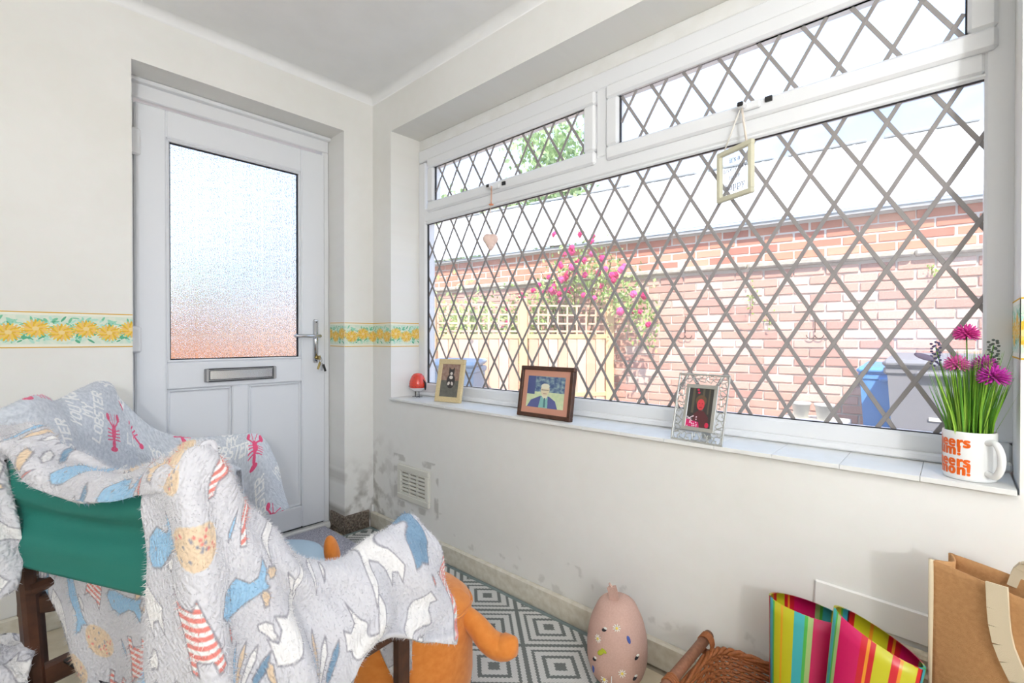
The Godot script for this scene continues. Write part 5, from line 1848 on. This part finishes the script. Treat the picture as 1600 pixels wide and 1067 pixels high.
	bin_unit("pale blue grey plastic bin beside the trellis fence", Vector3(2.75, YARD, -3.2), -1.0, 0.44, 0.44, 1.02, M.bin_pale)
	# low stone bench with two pots
	var bench := thing("stone_bench", "low white stone bench with two pots in front of the brick wall", "bench", "", Vector3(4.2, YARD, -0.78))
	pbox("slab", Vector3(0, 0.585, 0), Vector3(0.26, 0.04, 0.42), M.stone_white, bench, 0.008)
	for z in [-0.14, 0.14]:
		pbox("leg", Vector3(0, 0.283, z), Vector3(0.2, 0.565, 0.08), M.stone_white, bench, 0.008)
	for k in 2:
		var pt := thing("plant_pot", ["white plant pot on the end of the stone bench away from the bins", "white plant pot on the stone bench next to the blue bin"][k], "plant pot", "pots on the stone bench", Vector3(4.14, YARD + 0.605, -0.86 + k * 0.15))
		var st := new_st()
		lathe(st, [Vector2(0.0, 0.0), Vector2(0.045, 0.0), Vector2(0.06, 0.1), Vector2(0.066, 0.1), Vector2(0.066, 0.118), Vector2(0.056, 0.118), Vector2(0.05, 0.1), Vector2(0.0, 0.1)], 20)
		obj("pot", st, M.stone_white, pt)
		var so := new_st()
		ellipsoid(so, Vector3(0, 0.1, 0), Vector3(0.05, 0.008, 0.05), Basis(), 8)
		obj("soil", so, mat(rgb8(88, 70, 56), 0.95), pt)
	# trees beyond the roof
	tree("leafy_tree", "leafy green tree rising behind the sheeted roof", Vector3(9.0, YARD, -6.9), 5.6, Vector3(1.1, 1.5, 1.3), 5200, 401)
	tree("leafy_tree", "smaller leafy tree at the far end of the roof", Vector3(8.0, YARD, -9.5), 4.3, Vector3(1.0, 0.9, 1.2), 2600, 402)
	build_front_garden()

func ledge_first(wall: Node) -> void:
	pbox("ledge_stone", Vector3(1.3, 1.688, 0.0), Vector3(0.55, 0.05, 0.1), M.stone, wall, 0.012)

func leaf_mesh(s: float) -> ArrayMesh:
	var st := new_st()
	st.set_smooth_group(-1)
	var p := [Vector3(0, 0, -s * 0.5), Vector3(s * 0.28, 0.004, -s * 0.05), Vector3(0, 0.002, s * 0.5), Vector3(-s * 0.28, 0.004, -s * 0.05)]
	for t in [[0, 1, 2], [0, 2, 3]]:
		for i in t:
			st.add_vertex(p[i])
	return mesh_of(st)

func leaf_multi(called: String, parent: Node, mesh: Mesh, count: int, place: Callable, tones: Array, seed_no: int) -> void:
	var rr := RandomNumberGenerator.new()
	rr.seed = seed_no
	var mm := MultiMesh.new()
	mm.transform_format = MultiMesh.TRANSFORM_3D
	mm.use_colors = true
	mm.mesh = mesh
	mm.instance_count = count
	for i in count:
		var p: Vector3 = place.call(rr)
		var ba := Basis.from_euler(Vector3(rr.randf() * TAU, rr.randf() * TAU, rr.randf() * TAU)).scaled(Vector3.ONE * rr.randf_range(0.7, 1.3))
		mm.set_instance_transform(i, Transform3D(ba, p))
		mm.set_instance_color(i, (tones[rr.randi() % tones.size()] as Color).srgb_to_linear())
	var o := MultiMeshInstance3D.new()
	o.multimesh = mm
	o.material_override = M.leaf
	o.name = called
	o.set_meta("kind", "stuff")
	parent.add_child(o, true)

func leaf_clump(called: String, label: String, cat: String, group: String, at: Vector3, ext: Vector3, count: int, size: float, tones: Array, seed_no: int) -> void:
	var t := thing(called, label, cat, group, at)
	ptube("stem", [Vector3(0.0, (YARD - at.y) if ext.x > 0.3 else -ext.y * 0.6, 0), Vector3(0, ext.y * 0.5, 0)], 0.02 if ext.x > 0.3 else 0.003, mat(rgb8(120, 120, 70), 0.9), t, 6)
	leaf_multi("leaves", t, leaf_mesh(size), count, func(rr: RandomNumberGenerator) -> Vector3: return Vector3(rr.randfn(0, 0.45), rr.randfn(0, 0.45), rr.randfn(0, 0.45)) * ext, tones, seed_no)

func tree(called: String, label: String, at: Vector3, hgt: float, ext: Vector3, count: int, seed_no: int) -> void:
	var t := thing(called, label, "tree", "", at)
	ptube("trunk", [Vector3.ZERO, Vector3(0.05, hgt * 0.4, 0), Vector3(0, hgt * 0.75, 0.05)], [0.16, 0.12, 0.06], mat(rgb8(110, 96, 80), 0.95), t, 10)
	var c := Vector3(0, hgt - ext.y * 0.4, 0)
	var rr0 := RandomNumberGenerator.new()
	rr0.seed = seed_no
	var lobes := []
	for k in 14:
		lobes.append(c + Vector3(rr0.randf_range(-1, 1), rr0.randf_range(-1, 0.8), rr0.randf_range(-1, 1)) * ext * 0.75)
	for k in 5:
		ptube("branch", [Vector3(0.02, hgt * 0.5, 0), lobes[k].lerp(Vector3(0, hgt * 0.6, 0), 0.4), lobes[k]], [0.06, 0.04, 0.015], mat(rgb8(110, 96, 80), 0.95), t, 6)
	leaf_multi("leaves", t, leaf_mesh(0.14), count, func(rr: RandomNumberGenerator) -> Vector3:
		return lobes[rr.randi() % lobes.size()] + Vector3(rr.randfn(0, 0.33), rr.randfn(0, 0.28), rr.randfn(0, 0.33)), [rgb8(178, 202, 146), rgb8(160, 188, 128), rgb8(196, 214, 166)], seed_no + 1)

func bin_unit(label: String, at: Vector3, turn: float, w: float, dpt: float, h: float, m: Material) -> void:
	var b := thing("wheelie_bin", label, "bin", "", at)
	b.rotation.y = turn
	# local: front faces +z
	var st := new_st()
	st.set_smooth_group(-1)
	var lo := [Vector3(-w * 0.38, 0.06, -dpt * 0.3), Vector3(w * 0.38, 0.06, -dpt * 0.3), Vector3(w * 0.38, 0.06, dpt * 0.36), Vector3(-w * 0.38, 0.06, dpt * 0.36)]
	var hi := [Vector3(-w * 0.48, h - 0.09, -dpt * 0.46), Vector3(w * 0.48, h - 0.09, -dpt * 0.46), Vector3(w * 0.48, h - 0.09, dpt * 0.48), Vector3(-w * 0.48, h - 0.09, dpt * 0.48)]
	var cc := Vector3(0, h * 0.5, 0)
	for i in 4:
		oq(st, lo[i], lo[(i + 1) % 4], hi[(i + 1) % 4], hi[i], cc)
	oq(st, lo[0], lo[1], lo[2], lo[3], cc)
	obj("body", st, m, b)
	pbox("rim", Vector3(0, h - 0.085, 0.0), Vector3(w * 1.02, 0.05, dpt * 1.0), m, b, 0.012)
	pbox("lid", Vector3(0, h - 0.03, 0.01), Vector3(w * 1.04, 0.05, dpt * 1.04), m, b, 0.02, Basis(Vector3.RIGHT, 0.05))
	pbox("grip", Vector3(0, h - 0.1, dpt * 0.52), Vector3(w * 0.5, 0.03, 0.03), m, b, 0.01)
	ptube("handle_bar", [Vector3(-w * 0.4, h - 0.06, -dpt * 0.56), Vector3(w * 0.4, h - 0.06, -dpt * 0.56)], 0.014, m, b, 8)
	for s in [-1, 1]:
		ptube("wheel", [Vector3(s * w * 0.4, 0.09, -dpt * 0.36), Vector3(s * w * 0.48, 0.09, -dpt * 0.36)], 0.09, M.black, b, 16)
	pbox("label_plate", Vector3(0.0, h * 0.68, dpt * 0.455), Vector3(w * 0.3, 0.02, 0.006), M.stone_white, b, 0.0, Basis(Vector3.RIGHT, 0.1))

func build_front_garden() -> void:
	# what stands beyond the obscured door glass
	var fn := thing("front_fence", "orange stained low board fence with trellis seen through the door glass", "fence", "", Vector3(1.5, YARD, -4.3))
	var stain := [mat(rgb8(206, 132, 88), 0.9), mat(rgb8(214, 146, 102), 0.9), mat(rgb8(198, 122, 82), 0.9)]
	for k in 24:
		pbox("board", Vector3(-1.5 + k * 0.125, 0.6, 0), Vector3(0.12, 1.16, 0.02), stain[k % 3], fn, 0.003)
	for k in 13:
		pbox("trellis_slat", Vector3(-1.5 + k * 0.25, 1.38, 0.0), Vector3(0.03, 0.38, 0.02), M.stone, fn, 0.002)
	for y in [1.2, 1.38, 1.57]:
		pbox("trellis_slat", Vector3(0, y, 0.016), Vector3(3.05, 0.03, 0.012), M.stone, fn, 0.002)
	var h := thing("rendered_house", "white rendered house wall beyond the front fence", "house", "", Vector3(2.3, YARD, -7.6))
	pbox("wall", Vector3(0, 0.9, 0), Vector3(3.6, 1.8, 0.3), mat(rgb8(238, 236, 230), 0.9), h)
	for k in 3:
		pbox("window", Vector3(-1.0 + k * 1.0, 0.95, 0.16), Vector3(0.5, 0.7, 0.04), M.upvc, h, 0.01)
	var bs := thing("blue_playhouse", "white garden playhouse with a bright blue roof beyond the front fence", "playhouse", "", Vector3(2.35, YARD, -6.4))
	pbox("wall", Vector3(0, 0.9, 0), Vector3(0.5, 1.8, 0.6), M.stone_white, bs, 0.01)
	var gr := new_st()
	gr.set_smooth_group(-1)
	var e := [Vector3(-0.46, 1.8, 0.38), Vector3(0.46, 1.8, 0.38), Vector3(0, 2.5, 0.38), Vector3(-0.46, 1.8, -0.38), Vector3(0.46, 1.8, -0.38), Vector3(0, 2.5, -0.38)]
	var ic := Vector3(0, 2.05, 0)
	tri(gr, e[0], e[1], e[2], ic)
	tri(gr, e[3], e[4], e[5], ic)
	oq(gr, e[0], e[2], e[5], e[3], ic)
	oq(gr, e[1], e[2], e[5], e[4], ic)
	oq(gr, e[0], e[1], e[4], e[3], ic)
	obj("roof", gr, mat(rgb8(84, 170, 222), 0.8), bs)
	leaf_clump("garden_shrub", "green shrub beyond the front fence", "shrub", "", Vector3(1.45, 1.55, -6.2), Vector3(0.5, 0.75, 0.5), 900, 0.12, [rgb8(168, 190, 140), rgb8(190, 206, 164)], 501)
	leaf_clump("garden_shrub", "dark red leaved shrub beyond the front fence", "shrub", "", Vector3(1.2, 1.2, -5.2), Vector3(0.31, 0.26, 0.25), 420, 0.1, [rgb8(150, 66, 62), rgb8(176, 92, 84)], 502)

# ------------------------------------------------------------------ all of it
func _ready() -> void:
	rng.seed = 1
	# camera
	var cam := Camera3D.new()
	cam.name = "camera"
	cam.fov = 70.67
	cam.near = 0.02
	cam.far = 200.0
	add_child(cam)
	cam.position = Vector3(0, 1.05, 0)
	cam.rotation_degrees = Vector3(-0.343, -47.28, 0)
	cam.current = true
	# sky, exposure
	var env := Environment.new()
	env.background_mode = Environment.BG_SKY
	var sm := ProceduralSkyMaterial.new()
	sm.sky_top_color = Color(0.58, 0.75, 0.97)
	sm.sky_horizon_color = Color(0.93, 0.96, 1.0)
	sm.sky_curve = 0.18
	sm.ground_horizon_color = Color(0.75, 0.74, 0.72)
	sm.ground_bottom_color = Color(0.55, 0.54, 0.52)
	sm.sky_energy_multiplier = 1.3
	sm.sun_angle_max = 12.0
	sm.sky_cover = ImageTexture.create_from_image(sky_cover())
	sm.sky_cover_modulate = Color(0.75, 0.75, 0.75, 1.0)
	var sky := Sky.new()
	sky.sky_material = sm
	env.sky = sky
	env.tonemap_mode = Environment.TONE_MAPPER_LINEAR
	env.tonemap_exposure = 1.12
	env.sdfgi_enabled = true
	env.ssao_enabled = true
	env.ssil_enabled = true
	var we := WorldEnvironment.new()
	we.name = "environment"
	we.environment = env
	add_child(we)
	# sun over the house, on the brick wall outside
	var sun := DirectionalLight3D.new()
	sun.name = "sun"
	sun.light_energy = 2.0
	sun.light_color = Color(1.0, 0.96, 0.9)
	sun.light_angular_distance = 0.6
	sun.shadow_enabled = true
	add_child(sun)
	sun.look_at_from_position(Vector3.ZERO, Vector3(0.62, -0.85, -0.42))
	make_materials()
	M.stone = mottled(rgb8(170, 162, 148), rgb8(206, 200, 188), 0.95, 4.0, 118)
	M.stone_white = mat(rgb8(226, 224, 216), 0.8)
	M.iron = mat(rgb8(92, 72, 66), 0.8, 0.3)
	M.roof = mottled(rgb8(226, 228, 230), rgb8(240, 241, 242), 0.8, 1.0, 119)
	M.roof2 = mat(rgb8(222, 230, 236), 0.7)
	M.roof_dark = mat(rgb8(170, 172, 172), 0.9)
	M.fence_post = mat(rgb8(232, 196, 152), 0.9)
	M.fence_board = [mat(rgb8(228, 194, 170), 0.9), mat(rgb8(222, 184, 158), 0.9), mat(rgb8(232, 202, 180), 0.9)]
	M.bin_blue = mat(rgb8(98, 158, 226), 0.5)
	M.bin_grey = mat(rgb8(140, 140, 146), 0.6)
	M.bin_pale = mat(rgb8(168, 188, 208), 0.6)
	M.leaf = mat(Color.WHITE, 0.7)
	M.leaf.vertex_color_use_as_albedo = true
	M.leaf.backlight_enabled = true
	M.leaf.backlight = Color(0.4, 0.5, 0.2)
	build_shell()
	build_window()
	build_door()
	build_added_lamp()
	build_rugs()
	build_chairs()
	build_stools()
	build_bag_and_ledge()
	build_basket()
	build_doorstop()
	build_vent()
	build_sill_things()
	build_yard()

func build_added_lamp() -> void:
	# added uplighter, unseen behind the camera; it brightens the room off the ceiling
	var l := thing("added_floor_lamp", "added white uplighter floor lamp, unseen behind the viewer, to brighten the room", "lamp", "", Vector3(-0.7, 0, 1.25))
	var st := new_st()
	lathe(st, [Vector2(0.0, 0.0), Vector2(0.13, 0.0), Vector2(0.13, 0.012), Vector2(0.02, 0.028), Vector2(0.0, 0.028)], 24)
	obj("base", st, M.upvc, l)
	ptube("pole", [Vector3(0, 0.02, 0), Vector3(0, ADDED_LAMP_Y - 0.14, 0)], 0.011, M.upvc, l, 12)
	var b := new_st()
	lathe(b, [Vector2(0.02, ADDED_LAMP_Y - 0.14), Vector2(0.08, ADDED_LAMP_Y - 0.12), Vector2(0.135, ADDED_LAMP_Y - 0.035), Vector2(0.13, ADDED_LAMP_Y - 0.035), Vector2(0.075, ADDED_LAMP_Y - 0.113), Vector2(0.0, ADDED_LAMP_Y - 0.13)], 28)
	obj("shade", b, M.upvc, l)
	var g := new_st()
	ellipsoid(g, Vector3(0, ADDED_LAMP_Y, 0), Vector3(0.06, 0.06, 0.06), Basis(), 12)
	var gm := mat(rgb8(250, 248, 240), 0.4)
	gm.emission_enabled = true
	gm.emission = Color(0.985, 0.99, 1.0)
	gm.emission_energy_multiplier = 1.5
	obj("bulb", g, gm, l)
	var o := OmniLight3D.new()
	o.name = "added_fill_light"
	o.light_color = Color(0.985, 0.99, 1.0)
	o.light_energy = 2.6
	o.light_size = 0.06
	o.omni_range = 12.0
	o.omni_attenuation = 2.0
	o.shadow_enabled = true
	l.add_child(o)
	o.position = Vector3(0, ADDED_LAMP_Y, 0)
